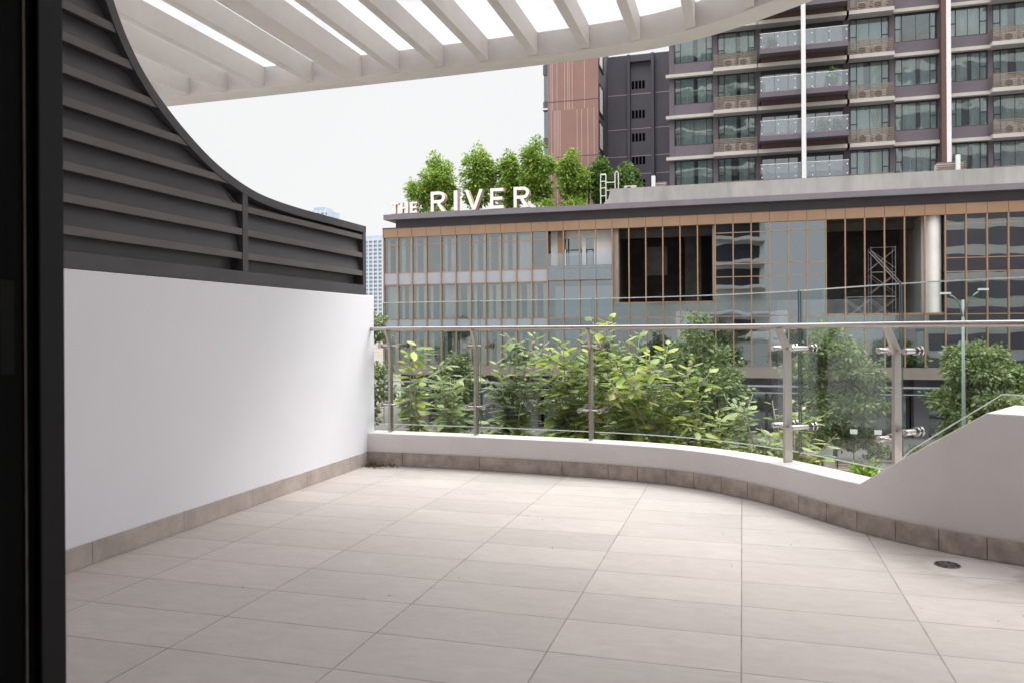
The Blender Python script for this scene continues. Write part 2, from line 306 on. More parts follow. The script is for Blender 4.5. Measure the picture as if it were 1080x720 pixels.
# ------------------------------------------------------------------ mesh helpers
class MB:
    def __init__(s): s.v = []; s.f = []; s.m = []
    def add(s, vs, fs, mi=0):
        n = len(s.v); s.v += [tuple(p) for p in vs]; s.f += [tuple(i + n for i in f) for f in fs]; s.m += [mi] * len(fs); return s
    def box(s, x0, x1, y0, y1, z0, z1, mi=0):
        return s.add([(x0, y0, z0), (x1, y0, z0), (x1, y1, z0), (x0, y1, z0), (x0, y0, z1), (x1, y0, z1), (x1, y1, z1), (x0, y1, z1)],
                     [(0, 3, 2, 1), (4, 5, 6, 7), (0, 1, 5, 4), (1, 2, 6, 5), (2, 3, 7, 6), (3, 0, 4, 7)], mi)
    def prism(s, poly, a0, a1, axis='y', mi=0, side=None):
        """poly: 2D points; extruded along axis from a0 to a1"""
        def pt(p, a):
            return {'y': (p[0], a, p[1]), 'x': (a, p[0], p[1]), 'z': (p[0], p[1], a)}[axis]
        n = len(poly); base = len(s.v)
        s.v += [pt(p, a0) for p in poly] + [pt(p, a1) for p in poly]
        s.f += [tuple(base + i for i in range(n)), tuple(base + n + i for i in reversed(range(n)))]; s.m += [mi, mi]
        for i in range(n):
            j = (i + 1) % n
            s.f.append((base + i, base + n + i, base + n + j, base + j)); s.m.append(mi if side is None else side)
        return s
    def tube(s, pts, r, n=8, mi=0, cap=True):
        pts = [Vector(p) for p in pts]; rs = r if isinstance(r, (list, tuple)) else [r] * len(pts)
        base = len(s.v)
        for i, p in enumerate(pts):
            d = (pts[min(i + 1, len(pts) - 1)] - pts[max(i - 1, 0)]).normalized()
            up = Vector((0, 0, 1)) if abs(d.z) < 0.9 else Vector((1, 0, 0))
            a = d.cross(up).normalized(); b = a.cross(d)
            for k in range(n):
                t = 2 * math.pi * k / n
                s.v.append(tuple(p + (a * math.cos(t) + b * math.sin(t)) * rs[i]))
        for i in range(len(pts) - 1):
            for k in range(n):
                k2 = (k + 1) % n
                s.f.append((base + i * n + k, base + i * n + k2, base + (i + 1) * n + k2, base + (i + 1) * n + k)); s.m.append(mi)
        if cap:
            s.f.append(tuple(base + k for k in reversed(range(n)))); s.m.append(mi)
            e = base + (len(pts) - 1) * n; s.f.append(tuple(e + k for k in range(n))); s.m.append(mi)
        return s
    def strip(s, sections, mi=0, closed=True, caps=True, capm=None):
        """sections: list of equal-length 3D profiles"""
        n = len(sections[0]); base = len(s.v)
        for sec in sections: s.v += [tuple(p) for p in sec]
        for i in range(len(sections) - 1):
            for k in range(n if closed else n - 1):
                k2 = (k + 1) % n
                s.f.append((base + i * n + k, base + (i + 1) * n + k, base + (i + 1) * n + k2, base + i * n + k2))
                s.m.append(mi[k] if isinstance(mi, (list, tuple)) else mi)
        if caps:
            cm = capm if capm is not None else (mi[-1] if isinstance(mi, (list, tuple)) else mi)
            s.f.append(tuple(base + k for k in range(n))); s.m.append(cm)
            e = base + (len(sections) - 1) * n; s.f.append(tuple(e + k for k in reversed(range(n)))); s.m.append(cm)
        return s
    def mesh(s, name, mats):
        me = bpy.data.meshes.new(name); me.from_pydata(s.v, [], s.f)
        for m in (mats if isinstance(mats, (list, tuple)) else [mats]): me.materials.append(m)
        me.polygons.foreach_set('material_index', s.m)
        me.validate(); me.update()
        return me
    def build(s, name, mats, parent=None, smooth=False, bevel=0, fix=True):
        me = s.mesh(name, mats)
        if fix:
            import bmesh
            bm = bmesh.new(); bm.from_mesh(me); bmesh.ops.recalc_face_normals(bm, faces=bm.faces); bm.to_mesh(me); bm.free()
        if smooth: me.polygons.foreach_set('use_smooth', [True] * len(me.polygons))
        o = link(name, me, parent)
        if bevel:
            b = o.modifiers.new('bevel', 'BEVEL'); b.width = bevel; b.segments = 2; b.limit_method = 'ANGLE'; b.angle_limit = R(40)
        if smooth and bevel == 0 and smooth != 'all':
            md = o.modifiers.new('edges', 'EDGE_SPLIT'); md.split_angle = R(40)
        return o

def link(name, data, parent=None, loc=None):
    o = bpy.data.objects.new(name, data); COL.objects.link(o)
    if parent is not None:
        o.parent = parent
        # children are modelled in world coordinates: undo the base offset of the parent chain
        off = Vector(); p = parent
        while p: off += p.location; p = p.parent
        o.location = -off
    if loc is not None: o.location = loc
    return o

def thing(name, label, cat, loc=(0, 0, 0), group=None):
    o = bpy.data.objects.new(name, None); COL.objects.link(o); o.location = loc; o.empty_display_size = 0.2
    o['label'] = label; o['category'] = cat
    if group: o['group'] = group
    return o

def tag(o, label, cat, group=None):
    o['label'] = label; o['category'] = cat
    if group: o['group'] = group
    return o

def kind(o, k): o['kind'] = k; return o

def leaf_mesh(name, P, A, Bv, mat, fold=0.18, droop=0.15):
    """many leaf blades: base P, length vector A, half-width vector Bv (arrays n x 3)"""
    n = len(P); Nn = np.cross(A, Bv); Nn /= (np.linalg.norm(Nn, axis=1, keepdims=True) + 1e-9)
    ln = np.linalg.norm(A, axis=1, keepdims=True); dz = np.zeros_like(A); dz[:, 2:3] = -ln
    pts = [P, P + A * .3 + dz * droop * .1, P + A * .7 + dz * droop * .45, P + A + dz * droop,
           P + A * .33 + Bv + Nn * ln * fold * .4 + dz * droop * .1, P + A * .72 + Bv * .72 + Nn * ln * fold * .3 + dz * droop * .5,
           P + A * .33 - Bv + Nn * ln * fold * .4 + dz * droop * .1, P + A * .72 - Bv * .72 + Nn * ln * fold * .3 + dz * droop * .5]
    V = np.stack(pts, 1).reshape(-1, 3)
    fs = [(0, 1, 4), (1, 2, 5, 4), (2, 3, 5), (0, 6, 1), (1, 6, 7, 2), (2, 7, 3)]
    return raw_mesh(name, V, fs, n, 8, mat)

def raw_mesh(name, V, fs, n, stride, mat):
    me = bpy.data.meshes.new(name)
    li = []; ls = []; lt = []; c = 0
    base = np.concatenate([np.array(f) for f in fs]); per = len(base)
    loops = (base[None, :] + (np.arange(n) * stride)[:, None]).reshape(-1)
    lens = np.array([len(f) for f in fs]); starts = np.concatenate([[0], np.cumsum(lens)[:-1]])
    st = (starts[None, :] + (np.arange(n) * per)[:, None]).reshape(-1); tot = np.tile(lens, n)
    me.vertices.add(len(V)); me.vertices.foreach_set('co', V.astype(np.float32).ravel())
    me.loops.add(len(loops)); me.loops.foreach_set('vertex_index', loops.astype(np.int32))
    me.polygons.add(len(st)); me.polygons.foreach_set('loop_start', st.astype(np.int32)); me.polygons.foreach_set('loop_total', tot.astype(np.int32))
    me.materials.append(mat); me.update(calc_edges=True); me.validate()
    return me

def unit(a): return a / (np.linalg.norm(a, axis=1, keepdims=True) + 1e-9)

def cloud(rng, ells, nclump, per, clump_r, lsize, hollow=0.45):
    """leaf positions, axes and half-widths spread as clumps through a set of ellipsoids (centre, radii)"""
    P = []; A = []; Bv = []
    vol = np.array([e[1][0] * e[1][1] * e[1][2] for e in ells]) ** 0.7; vol /= vol.sum()
    for c, r in [ells[i] for i in rng.choice(len(ells), nclump, p=vol)]:
        d = rng.normal(size=3); d /= np.linalg.norm(d)
        k = hollow + (1 - hollow) * rng.random() ** 0.6
        ctr = np.array(c) + d * np.array(r) * k
        n = max(3, int(per * rng.uniform(0.5, 1.4)))
        cr = clump_r * rng.uniform(0.6, 1.35)
        off = rng.normal(size=(n, 3)) * cr * np.array([0.6, 0.6, 0.45])
        P.append(ctr + off)
        ax = unit(off + d * cr * 0.8 + rng.normal(size=(n, 3)) * cr * 0.5); ax[:, 2] -= 0.15
        s = lsize * rng.uniform(0.6, 1.3, size=(n, 1))
        sd_ = unit(np.cross(ax, rng.normal(size=(n, 3)) + np.array([0, 0, 1.4])))
        A.append(ax * s); Bv.append(sd_ * s * 0.26)
    return np.concatenate(P), np.concatenate(A), np.concatenate(Bv)

# ------------------------------------------------------------------ the balcony: curve of its edge
RAW = [(-2.813, 5.60), (-2.5, 5.597), (-1.87, 5.57), (-1.234, 5.51), (-0.898, 5.462), (-0.691, 5.419), (-0.493, 5.36), (-0.309, 5.273),
       (-0.134, 5.16), (0.024, 5.026), (0.167, 4.874), (0.295, 4.705), (0.423, 4.525), (0.557, 4.357), (0.705, 4.207), (0.866, 4.075),
       (1.036, 3.965), (1.2, 3.89), (1.45, 3.81), (1.8, 3.75), (2.3, 3.71), (3.0, 3.69), (4.2, 3.68)]

def catmull(pts, per=8):
    o = []; p = [Vector(q) for q in pts]
    p = [p[0] * 2 - p[1]] + p + [p[-1] * 2 - p[-2]]
    for i in range(1, len(p) - 2):
        for k in range(per):
            t = k / per; a, b, c, d = p[i - 1], p[i], p[i + 1], p[i + 2]
            o.append(0.5 * ((2 * b) + (c - a) * t + (2 * a - 5 * b + 4 * c - d) * t * t + (3 * b - a - 3 * c + d) * t ** 3))
    o.append(p[-2]); return o

CUR = catmull([Vector((x, y)) for x, y in RAW], 8)
for _ in range(3):
    CUR = [CUR[0]] + [(CUR[i - 1] + CUR[i] * 2 + CUR[i + 1]) / 4 for i in range(1, len(CUR) - 1)] + [CUR[-1]]
SL = [0.0]
for i in range(1, len(CUR)): SL.append(SL[-1] + (CUR[i] - CUR[i - 1]).length)

def at(s):
    """point and outward normal of the balcony edge at arc length s"""
    s = max(0, min(SL[-1], s))
    i = 0
    while i < len(SL) - 2 and SL[i + 1] < s: i += 1
    t = (s - SL[i]) / (SL[i + 1] - SL[i]); p = CUR[i].lerp(CUR[i + 1], t)
    d0 = (CUR[min(i + 1, len(CUR) - 1)] - CUR[max(i - 1, 0)]).normalized(); d1 = (CUR[min(i + 2, len(CUR) - 1)] - CUR[i]).normalized()
    d = d0.lerp(d1, t).normalized()
    return p, Vector((-d.y, d.x))

def s_of_x(x):
    for i in range(len(CUR) - 1):
        if CUR[i].x <= x <= CUR[i + 1].x: return SL[i] + (SL[i + 1] - SL[i]) * (x - CUR[i].x) / (CUR[i + 1].x - CUR[i].x)
    return 0 if x < CUR[0].x else SL[-1]

def off(s, d):
    p, n = at(s); return p + n * d

S_R0, S_R1 = s_of_x(0.556), s_of_x(1.035)      # foot and head of the ramp in the parapet
KZ, RZ = 0.243, 0.652
def ztop(s): return KZ + (RZ - KZ) * max(0, min(1, (s - S_R0) / (S_R1 - S_R0)))
def zglass(s): return ztop(s) + 0.042 + 0.045 * max(0, min(1, (s - S_R0) / 0.1)) * (1 - 0.5 * max(0, min(1, (s - S_R0) / (S_R1 - S_R0))))
def thick(s): return 0.19 + 0.03 * min(1, s / S_R0) + 0.28 * max(0, min(1, (s - S_R0) / (S_R1 - S_R0)))

def stations(s0, s1, step=0.03, extra=()):
    n = max(2, int((s1 - s0) / step)); l = [s0 + (s1 - s0) * i / n for i in range(n + 1)] + [e for e in extra if s0 < e < s1]
    return sorted(set(round(x, 5) for x in l))

# floor
mb = MB(); prev = None
for s in stations(0, SL[-1], 0.05):
    p, n = at(s); q = p + n * 0.03
    mb.v += [(q.x if s > 0 else -2.83, 1.17, 0), (q.x if s > 0 else -2.83, q.y, 0), (q.x if s > 0 else -2.83, q.y, -0.25), (q.x if s > 0 else -2.83, 1.17, -0.25)]
    k = len(mb.v)
    if prev is not None:
        for a, b in ((0, 1), (1, 2), (2, 3), (3, 0)):
            mb.f.append((prev + a, prev + b, k - 4 + b, k - 4 + a)); mb.m.append(0)
    prev = k - 4
floor = kind(mb.build('balcony_floor', m_tile), 'structure')

# left boundary wall with its skirting tiles
WX = -2.80
wall = thing('boundary_wall', 'smooth white painted wall along the left side of the balcony', 'wall', (WX - 0.08, 3.4, 0))
MB().box(WX - 0.16, WX, 1.176, 5.735, -0.3, 1.308).build('wall', m_white, wall, bevel=0.004)
mb = MB(); ys = [1.18, 1.68, 2.28, 2.88, 3.485, 4.09, 4.70, 5.31, 5.585]
for a, b in zip(ys, ys[1:]): mb.box(WX - 0.002, WX + 0.011, a + 0.0015, b - 0.0015, 0.002, 0.101)
mb.box(WX - 0.004, WX + 0.007, 1.178, 5.586, 0.001, 0.099, 1)
mb.build('skirting', [m_skirt_wall, m_grout], wall)

# curved parapet with its skirting tiles
par = thing('parapet_wall', 'low curving white parapet that ramps up at the right of the balcony', 'parapet', (0, 5.2, 0))
secs = []
for s in stations(0, SL[-1], 0.03, (S_R0, S_R1)):
    a = off(s, 0.014); b = off(s, thick(s)); z = ztop(s)
    secs.append([(a.x, a.y, -0.05), (a.x, a.y, z), (b.x, b.y, z), (b.x, b.y, -0.4), (b.x - (b.x - a.x) * .5, b.y - (b.y - a.y) * .5, -0.4)])
MB().strip(secs).build('parapet_core', m_kerb, par, smooth=True, bevel=0.006)
jx = [-2.80, -2.502, -1.871, -1.234, -0.898, -0.691, -0.493, -0.309, -0.134, 0.024, 0.167, 0.295, 0.423, 0.553, 0.705, 0.866, 1.036, 1.215, 1.40, 1.59, 1.78, 2.38, 2.98, 3.58, 4.18]
mb = MB()
for a, b in zip(jx, jx[1:]):
    s0, s1 = s_of_x(a) + 0.002, s_of_x(b) - 0.002
    sec = []
    for s in ([s0, s1] if a > -0.95 and b < 1.85 else stations(s0, s1, 0.1)):
        p = off(s, 0.0); q = off(s, 0.013)
        sec.append([(p.x, p.y, 0.003), (p.x, p.y, 0.101), (q.x, q.y, 0.101), (q.x, q.y, 0.003)])
    mb.strip(sec)
sec = []
for s in stations(0.01, SL[-1], 0.05):
    p = off(s, 0.006); q = off(s, 0.016); sec.append([(p.x, p.y, 0.001), (p.x, p.y, 0.098), (q.x, q.y, 0.098), (q.x, q.y, 0.001)])
mb.strip(sec, mi=1)
mb.build('skirting', [m_skirt, m_grout], par)

# louvred screen on the boundary wall
K = 2.815 / 2.76
OUT = [(y * K, 1.03 + (z - 1.03) * K) for y, z in [(2.72, 3.12), (2.80, 2.95), (2.89, 2.75), (2.981, 2.551), (3.068, 2.40), (3.20, 2.25), (3.35, 2.14), (3.51, 2.045), (3.70, 1.955),
       (3.91, 1.89), (4.15, 1.845), (4.5, 1.829), (4.85, 1.828), (5.2, 1.828), (5.51, 1.828)]]
oc = catmull([Vector(p) for p in OUT], 6)
for _ in range(6): oc = [oc[0]] + [(oc[i - 1] + oc[i] * 2 + oc[i + 1]) / 4 for i in range(1, len(oc) - 1)] + [oc[-1]]
scr = thing('louvre_screen', 'charcoal metal louvre screen with a sweeping concave top on the white wall', 'screen', (-2.87, 3.4, 1.31))
X0, X1 = -2.90, -2.806
YE = oc[-1].x
mb = MB(); sec = []
inn = []
for i, p in enumerate(oc):
    d = (oc[min(i + 1, len(oc) - 1)] - oc[max(i - 1, 0)]).normalized(); nrm = Vector((d.y, -d.x))
    if nrm.y > 0: nrm = -nrm
    q = p + nrm * 0.05; inn.append(q)
    sec.append([(X0, p.x, p.y), (X1, p.x, p.y), (X1, q.x, q.y), (X0, q.x, q.y)])
mb.strip(sec)
mb.box(X0, X1 - 0.002, YE - 0.05, YE - 0.001, 1.312, oc[-1].y - 0.052)
mb.box(X0, X1 - 0.001, 1.18, YE - 0.052, 1.312, 1.385)
mb.build('frame', m_screen, scr)
def ymax(z):
    best = YE - 0.05
    for i in range(len(inn) - 1):
        a, b = inn[i], inn[i + 1]
        if (a.y - z) * (b.y - z) <= 0 and a.y != b.y: best = min(best, a.x + (b.x - a.x) * (z - a.y) / (b.y - a.y))
    if z > inn[0].y: best = inn[0].x
    return best
YM = 4.035
MB().prism([(1.185, 1.39), (YE - 0.04, 1.39), (YE - 0.04, oc[-1].y - 0.03)] + [((a.x + b.x) / 2, (a.y + b.y) / 2) for a, b in list(zip(oc, inn))[-2::-1]] + [(1.185, oc[0].y - .02)], -2.892, -2.886, 'x').build('back_panel', m_screen, scr)
zm = min(q.y for q in inn if abs(q.x - YM - .025) < .2)
MB().box(X0 + 0.002, X1 - 0.003, YM, YM + 0.05, 1.386, zm + .03).build('mullion', m_screen, scr)
def louvres(y0, ycap, zs, zcap=9):
    m = MB()
    for z in zs:
        prof = [(-2.812, z), (-2.812, z + 0.038), (-2.838, z + 0.043), (-2.862, z + 0.150), (-2.868, z + 0.150), (-2.846, z + 0.004)]
        prof = [(px, min(pz, zcap)) for px, pz in prof]
        e = [min(ycap, ymax(pz) - 0.001) for px, pz in prof]
        if min(e) < y0 + 0.05: continue
        m.strip([[(px, y0, pz) for px, pz in prof], [(px, ye, pz) for (px, pz), ye in zip(prof, e)]], mi=[1, 1, 0, 0, 0, 0])
    return m
zl = [1.030 + (1.467 - 1.03) * K + 0.1395 * k - 0.018 for k in range(13)]
mb = louvres(1.19, YM - 0.001, zl); mb.build('louvre_panel', [m_screen, m_lip], scr)
mb = louvres(YM + 0.051, 9, [z for z in zl[:3]], 1.772)
mb.build('louvre_panel', [m_screen, m_lip], scr)

# ------------------------------------------------------------------ glass railing
rail = thing('glass_railing', 'frameless glass balustrade on steel posts with a round steel handrail', 'railing', (-0.5, 5.5, KZ))
GO = 0.25
POSTX = [(-2.66, 0), (-1.95, 0), (-1.063, 0), (0.152, 0), (0.612, 0.05), (1.85, 0.1)]
HZ = 1.048
sec = []
mb = MB(); pts = []
for s in stations(-0.0, SL[-1], 0.05):
    p = off(s, 0.075); pts.append((p.x, p.y, HZ))
pts = [(-2.801, pts[0][1] + 0.02, HZ)] + pts
mb.tube(pts, 0.0145, 12); mb.build('handrail', m_rail, rail, smooth='all')
SP = [s_of_x(x) for x, o in POSTX]
for (x, ov), s in zip(POSTX, SP):
    base_o = 0.135 + ov * 1.2
    p, n = at(s); tg = Vector((n.y, -n.x)); c = p + n * base_o
    post = MB(); zb = ztop(s) - 0.01
    def P3(on, ot, z): q = p + n * on + tg * ot; return (q.x, q.y, z)
    prof = [(base_o - 0.029, zb), (base_o - 0.024, 0.90), (base_o - 0.062 - 0.03, HZ - 0.016), (base_o - 0.03 - 0.02, HZ - 0.012), (base_o + 0.024, 0.925), (base_o + 0.029, zb)]
    if ov: prof = [(a if z < 0.8 else a, z) for a, z in prof]
    post.strip([[P3(a, -0.009, z) for a, z in prof], [P3(a, 0.009, z) for a, z in prof]])
    po = post.build('post', m_steel, rail)
    zs = (0.915, 0.455 + (0.055 if ov else 0))
    for zi, z in enumerate(zs):
        for sgn in (-1, 1):
            zz = z - (0.05 if (ov and sgn < 0 and zi == 1) else 0)
            m = MB()
            o0 = sgn * 0.075
            m.tube([P3(base_o - 0.01, 0, zz), P3(base_o - 0.01, o0, zz)], 0.007, 8)
            m.tube([P3(base_o - 0.045, o0, zz), P3(base_o - 0.042, o0, zz), P3(base_o + 0.075, o0, zz), P3(base_o + 0.085, o0, zz)], [0.013, 0.0165, 0.0165, 0.013], 14)
            m.tube([P3(base_o + 0.085, o0, zz), P3(GO + 0.012, o0, zz)], 0.009, 10)
            m.tube([P3(GO - 0.012, o0, zz), P3(GO - 0.003, o0, zz)], 0.024, 18)
            m.tube([P3(GO + 0.014, o0, zz), P3(GO + 0.024, o0, zz)], 0.026, 18)
            m.build('standoff', m_polish, po, smooth=True)
brk = [0.03] + [s - 0.02 for s in SP[1:]] + [SL[-1]]
for a, b in zip(brk, brk[1:]):
    sec = []
    for s in stations(a + 0.007, b - 0.007, 0.05, (S_R0, S_R1)):
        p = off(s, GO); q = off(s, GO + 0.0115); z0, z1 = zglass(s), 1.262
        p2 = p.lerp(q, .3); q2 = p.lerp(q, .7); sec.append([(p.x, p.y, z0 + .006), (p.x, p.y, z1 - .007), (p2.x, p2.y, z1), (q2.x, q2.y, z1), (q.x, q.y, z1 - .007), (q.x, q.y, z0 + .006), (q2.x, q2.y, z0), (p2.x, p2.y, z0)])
    MB().strip(sec, mi=[0, 1, 1, 1, 0, 1, 1, 1], capm=2).build('glass_panel', [m_glass, m_gedge_lit, m_gside], rail)

# ------------------------------------------------------------------ pergola
per = thing('pergola', 'cream painted steel pergola with frosted glass roof over the balcony', 'pergola', (-1.5, 3.5, 3.03))
PO = catmull([Vector(p) for p in [(-6.8, 5.93), (-5.6, 5.925), (-4.807, 5.92), (-3.985, 5.907), (-3.09, 5.89), (-2.154, 5.865), (-1.6, 5.84), (-0.984, 5.795), (-0.6, 5.74), (-0.3, 5.645), (-0.04, 5.51), (0.189, 5.354), (0.439, 5.165),
       (0.68, 4.96), (0.95, 4.77), (1.3, 4.60), (1.8, 4.46), (2.5, 4.39), (4.3, 4.36)]], 6)
for _ in range(4): PO = [PO[0]] + [(PO[i - 1] + PO[i] * 2 + PO[i + 1]) / 4 for i in range(1, len(PO) - 1)] + [PO[-1]]
PZ = 3.03
sec = []; PIN = []
for i, p in enumerate(PO):
    d = (PO[min(i + 1, len(PO) - 1)] - PO[max(i - 1, 0)]).normalized(); n = Vector((-d.y, d.x)); q = p - n * 0.20; PIN.append(q)
    sec.append([(p.x, p.y, PZ), (p.x, p.y, PZ + 0.175), (q.x, q.y, PZ + 0.175), (q.x, q.y, PZ)])
MB().strip(sec).build('edge_beam', m_perg, per, smooth=True, bevel=0.005)
def yin(x):
    for a, b in zip(PIN, PIN[1:]):
        if a.x <= x <= b.x: return a.y + (b.y - a.y) * (x - a.x) / (b.x - a.x)
    return 4.15
RX = [-6.78 + 0.3765 * k for k in range(7)] + [-4.15, -3.785, -3.34, -2.955, -2.575, -2.205, -1.84, -1.455, -1.068, -0.70, -0.32, 0.05, 0.42, 0.79, 1.16, 1.54, 1.92, 2.30, 2.68, 3.06, 3.44, 3.82]
for x in RX:
    w = 0.085 if abs(x + 2.955) < 0.01 else 0.032
    mb = MB(); z0 = PZ + (0.012 if w < 0.05 else -0.002)
    ya, yb = yin(x - w) - 0.002, yin(x + w) - 0.002
    ya, yb = ya + 0.004, yb + 0.004
    v = [(x - w, 1.19, z0), (x + w, 1.19, z0), (x + w, yb, z0), (x - w, ya, z0), (x - w, 1.19, PZ + 0.172), (x + w, 1.19, PZ + 0.172), (x + w, yb, PZ + 0.172), (x - w, ya, PZ + 0.172)]
    mb.add(v, [(0, 3, 2, 1), (4, 5, 6, 7), (0, 1, 5, 4), (1, 2, 6, 5), (2, 3, 7, 6), (3, 0, 4, 7)])
    mb.build('rafter', m_perg, per, bevel=0.003)
for a, b in zip(RX, RX[1:]):
    ya, yb = yin(a) + 0.05, yin(b) + 0.05
    mb = MB(); z0, z1 = PZ + 0.178, PZ + 0.188
    v = [(a + .004, 1.19, z0), (b - .004, 1.19, z0), (b - .004, yb, z0), (a + .004, ya, z0), (a + .004, 1.19, z1), (b - .004, 1.19, z1), (b - .004, yb, z1), (a + .004, ya, z1)]
    mb.add(v, [(0, 3, 2, 1), (4, 5, 6, 7), (0, 1, 5, 4), (1, 2, 6, 5), (2, 3, 7, 6), (3, 0, 4, 7)])
    mb.build('roof_glass', m_frost, per)
# ------------------------------------------------------------------ own building, sliding door
own = thing('apartment_building', 'building with the doorway that opens onto the balcony', 'building', (0, -4, -6.5))
mb = MB()
mb.box(-9, -1.265, 0.98, 1.172, -0.25, 3.6); mb.box(1.7, 6, 0.98, 1.172, -0.25, 3.6); mb.box(-1.264, 1.7, 0.98, 1.172, 2.362, 3.6)
mb.build('facade_wall', m_white, own)
mb = MB()
mb.box(-3, 3.5, -4, 0.976, -0.26, -0.002); mb.box(-3, 3.5, -4, 0.976, 2.6, 2.8); mb.box(-3.2, -3.002, -4, 0.976, -0.2, 2.6); mb.box(3.502, 3.7, -4, 0.976, -0.2, 2.6); mb.box(-3, 3.5, -4.2, -4.002, -0.2, 2.6)
mb.build('living_room', m_room, own)
mb = MB(); mb.box(-14, 9.5, -16, 5.9, -6.5, -0.75); mb.box(-14, 3.3, -18, -9.0, -0.7, 52)
mb.build('tower_block', m_own, own)
for k in range(2, 14):
    z = 3.6 * k
    pts = [(-14, -8.998)] + [(-14 + 17.3 * t / 24, -8.2 + 0.6 * math.sin(t / 24 * 9.0)) for t in range(25)] + [(3.3, -8.998)]
    MB().prism(pts, z, z + 0.5, 'z').build('balcony_slab', m_own, own)
    MB().box(-13.2, 2.6, -8.999, -8.96, z + 0.6, z + 2.9).build('window_band', m_frame, own)
fr = MB()
fr.box(-1.262, -1.198, 1.121, 1.176, -0.02, 2.36); fr.box(1.66, 1.72, 1.10, 1.176, -0.02, 2.36); fr.box(-1.197, 1.659, 1.10, 1.17, 2.30, 2.36)
fr.build('door_frame', m_jamb, own, bevel=0.003)
door = thing('sliding_door', 'black sliding door stile with a worn brush seal in the dark left foreground', 'door', (-1.4, 1.05, 0))
MB().box(-2.3, -1.20, 1.03, 1.088, 0.0, 2.3).build('door_leaf', m_black, door, bevel=0.003)
MB().box(-1.204, -1.197, 1.0885, 1.0935, 0.0, 2.3).build('brush_seal', m_seal, door)
MB().box(-1.1995, -1.1955, 1.04, 1.068, 0.96, 1.12).build('handle_plate', M('handle_grey', (0.006, 0.0056, 0.0052), 0.6, spec=0.12), door, bevel=0.001)
MB().box(-1.26, -1.21, 1.094, 1.1205, 0.0, 2.3).build('track_groove', m_dark, own)

# ------------------------------------------------------------------ floor drain and leaf litter
dr = thing('floor_drain', 'round steel floor drain ringed by a cement smear', 'drain', (0.85, 3.845, 0))
mb = MB(); n = 28
ring = lambda r, z: [(0.85 + r * math.cos(2 * math.pi * k / n), 3.845 + r * math.sin(2 * math.pi * k / n), z) for k in range(n)]
mb.strip([ring(0.053, 0.0005), ring(0.051, 0.005), ring(0.0475, 0.005), ring(0.0465, 0.001)], caps=False)
mb.build('rim', m_drain, dr)
mb = MB(); mb.add(ring(0.047, 0.0015), [tuple(range(n))]); mb.build('drain_well', m_dark, dr)
mb = MB()
for k in range(8):
    a = math.pi * k / 4
    for w0, w1, r0, r1 in ((0.005, 0.005, 0.012, 0.047),):
        c, s_ = math.cos(a), math.sin(a)
        q = [(r0, -w0), (r1, -w1), (r1, w1), (r0, w0)]
        mb.prism([(0.85 + x * c - y * s_, 3.845 + x * s_ + y * c) for x, y in q], 0.0022, 0.0046, 'z')
mb.strip([ring(0.034, 0.0024), ring(0.034, 0.0044), ring(0.028, 0.0044), ring(0.028, 0.0024)], caps=False)
mb.prism([(0.85 + 0.013 * math.cos(t * .5236), 3.845 + 0.013 * math.sin(t * .5236)) for t in range(12)], 0.002, 0.0047, 'z')
mb.build('grate', m_drain, dr)
rng = np.random.default_rng(5)
n = 170
P = np.stack([-2.775 + np.abs(rng.normal(size=n)) * 0.11, 5.575 - np.abs(rng.normal(size=n)) * 0.05, 0.004 + np.abs(rng.normal(size=n)) * 0.008], 1)
A = unit(rng.normal(size=(n, 3)) * np.array([1, 1, 0.25])) * rng.uniform(0.008, 0.03, (n, 1)); Bv = unit(np.cross(A, rng.normal(size=(n, 3)) * .4 + np.array([0, 0, 1]))) * 0.006
o = link('leaf_litter', leaf_mesh('leaf_litter', P, A, Bv, m_litter, 0.3, 0.0)); kind(o, 'stuff')
tag(o, 'small heap of dry brown leaf litter in the far left floor corner', 'leaf litter')
n = 26
P = np.stack([rng.uniform(-2.0, 1.2, n), rng.uniform(2.3, 5.0, n), np.full(n, 0.003)], 1); P = P[P[:, 1] < 4.9 - np.maximum(0, P[:, 0]) * 1.1]; n = len(P)
A = unit(rng.normal(size=(n, 3)) * np.array([1, 1, 0.1])) * rng.uniform(0.006, 0.016, (n, 1)); Bv = unit(np.cross(A, np.array([[0, 0, 1.0]]))) * 0.003
o = link('floor_debris', leaf_mesh('floor_debris', P, A, Bv, m_litter, 0.3, 0.0)); kind(o, 'stuff')
tag(o, 'tiny dry specks scattered over the pale floor tiles', 'debris')

# ------------------------------------------------------------------ ground, street
GZ = -6.5
kind(MB().add([(-1500, -400, GZ), (1500, -400, GZ), (1500, 2500, GZ), (-1500, 2500, GZ)], [(0, 1, 2, 3)]).build('ground', m_ground), 'structure')
kind(MB().add([(-200, 16, GZ + .004), (200, 16, GZ + .004), (200, 34, GZ + .004), (-200, 34, GZ + .004)], [(0, 1, 2, 3)]).build('road', m_asph), 'structure')
kind(MB().box(-200, 200, 34, 61.5, GZ - .1, GZ + .13).build('pavement', m_pave), 'structure')
kind(MB().box(-200, 200, 9.5, 16, GZ - .1, GZ + .13).build('pavement', m_pave), 'structure')
mb = MB()
for k in range(-30, 30): mb.box(k * 6, k * 6 + 3, 24.92, 25.08, GZ + .005, GZ + .009)
kind(mb.build('road_marking', m_paint), 'structure')

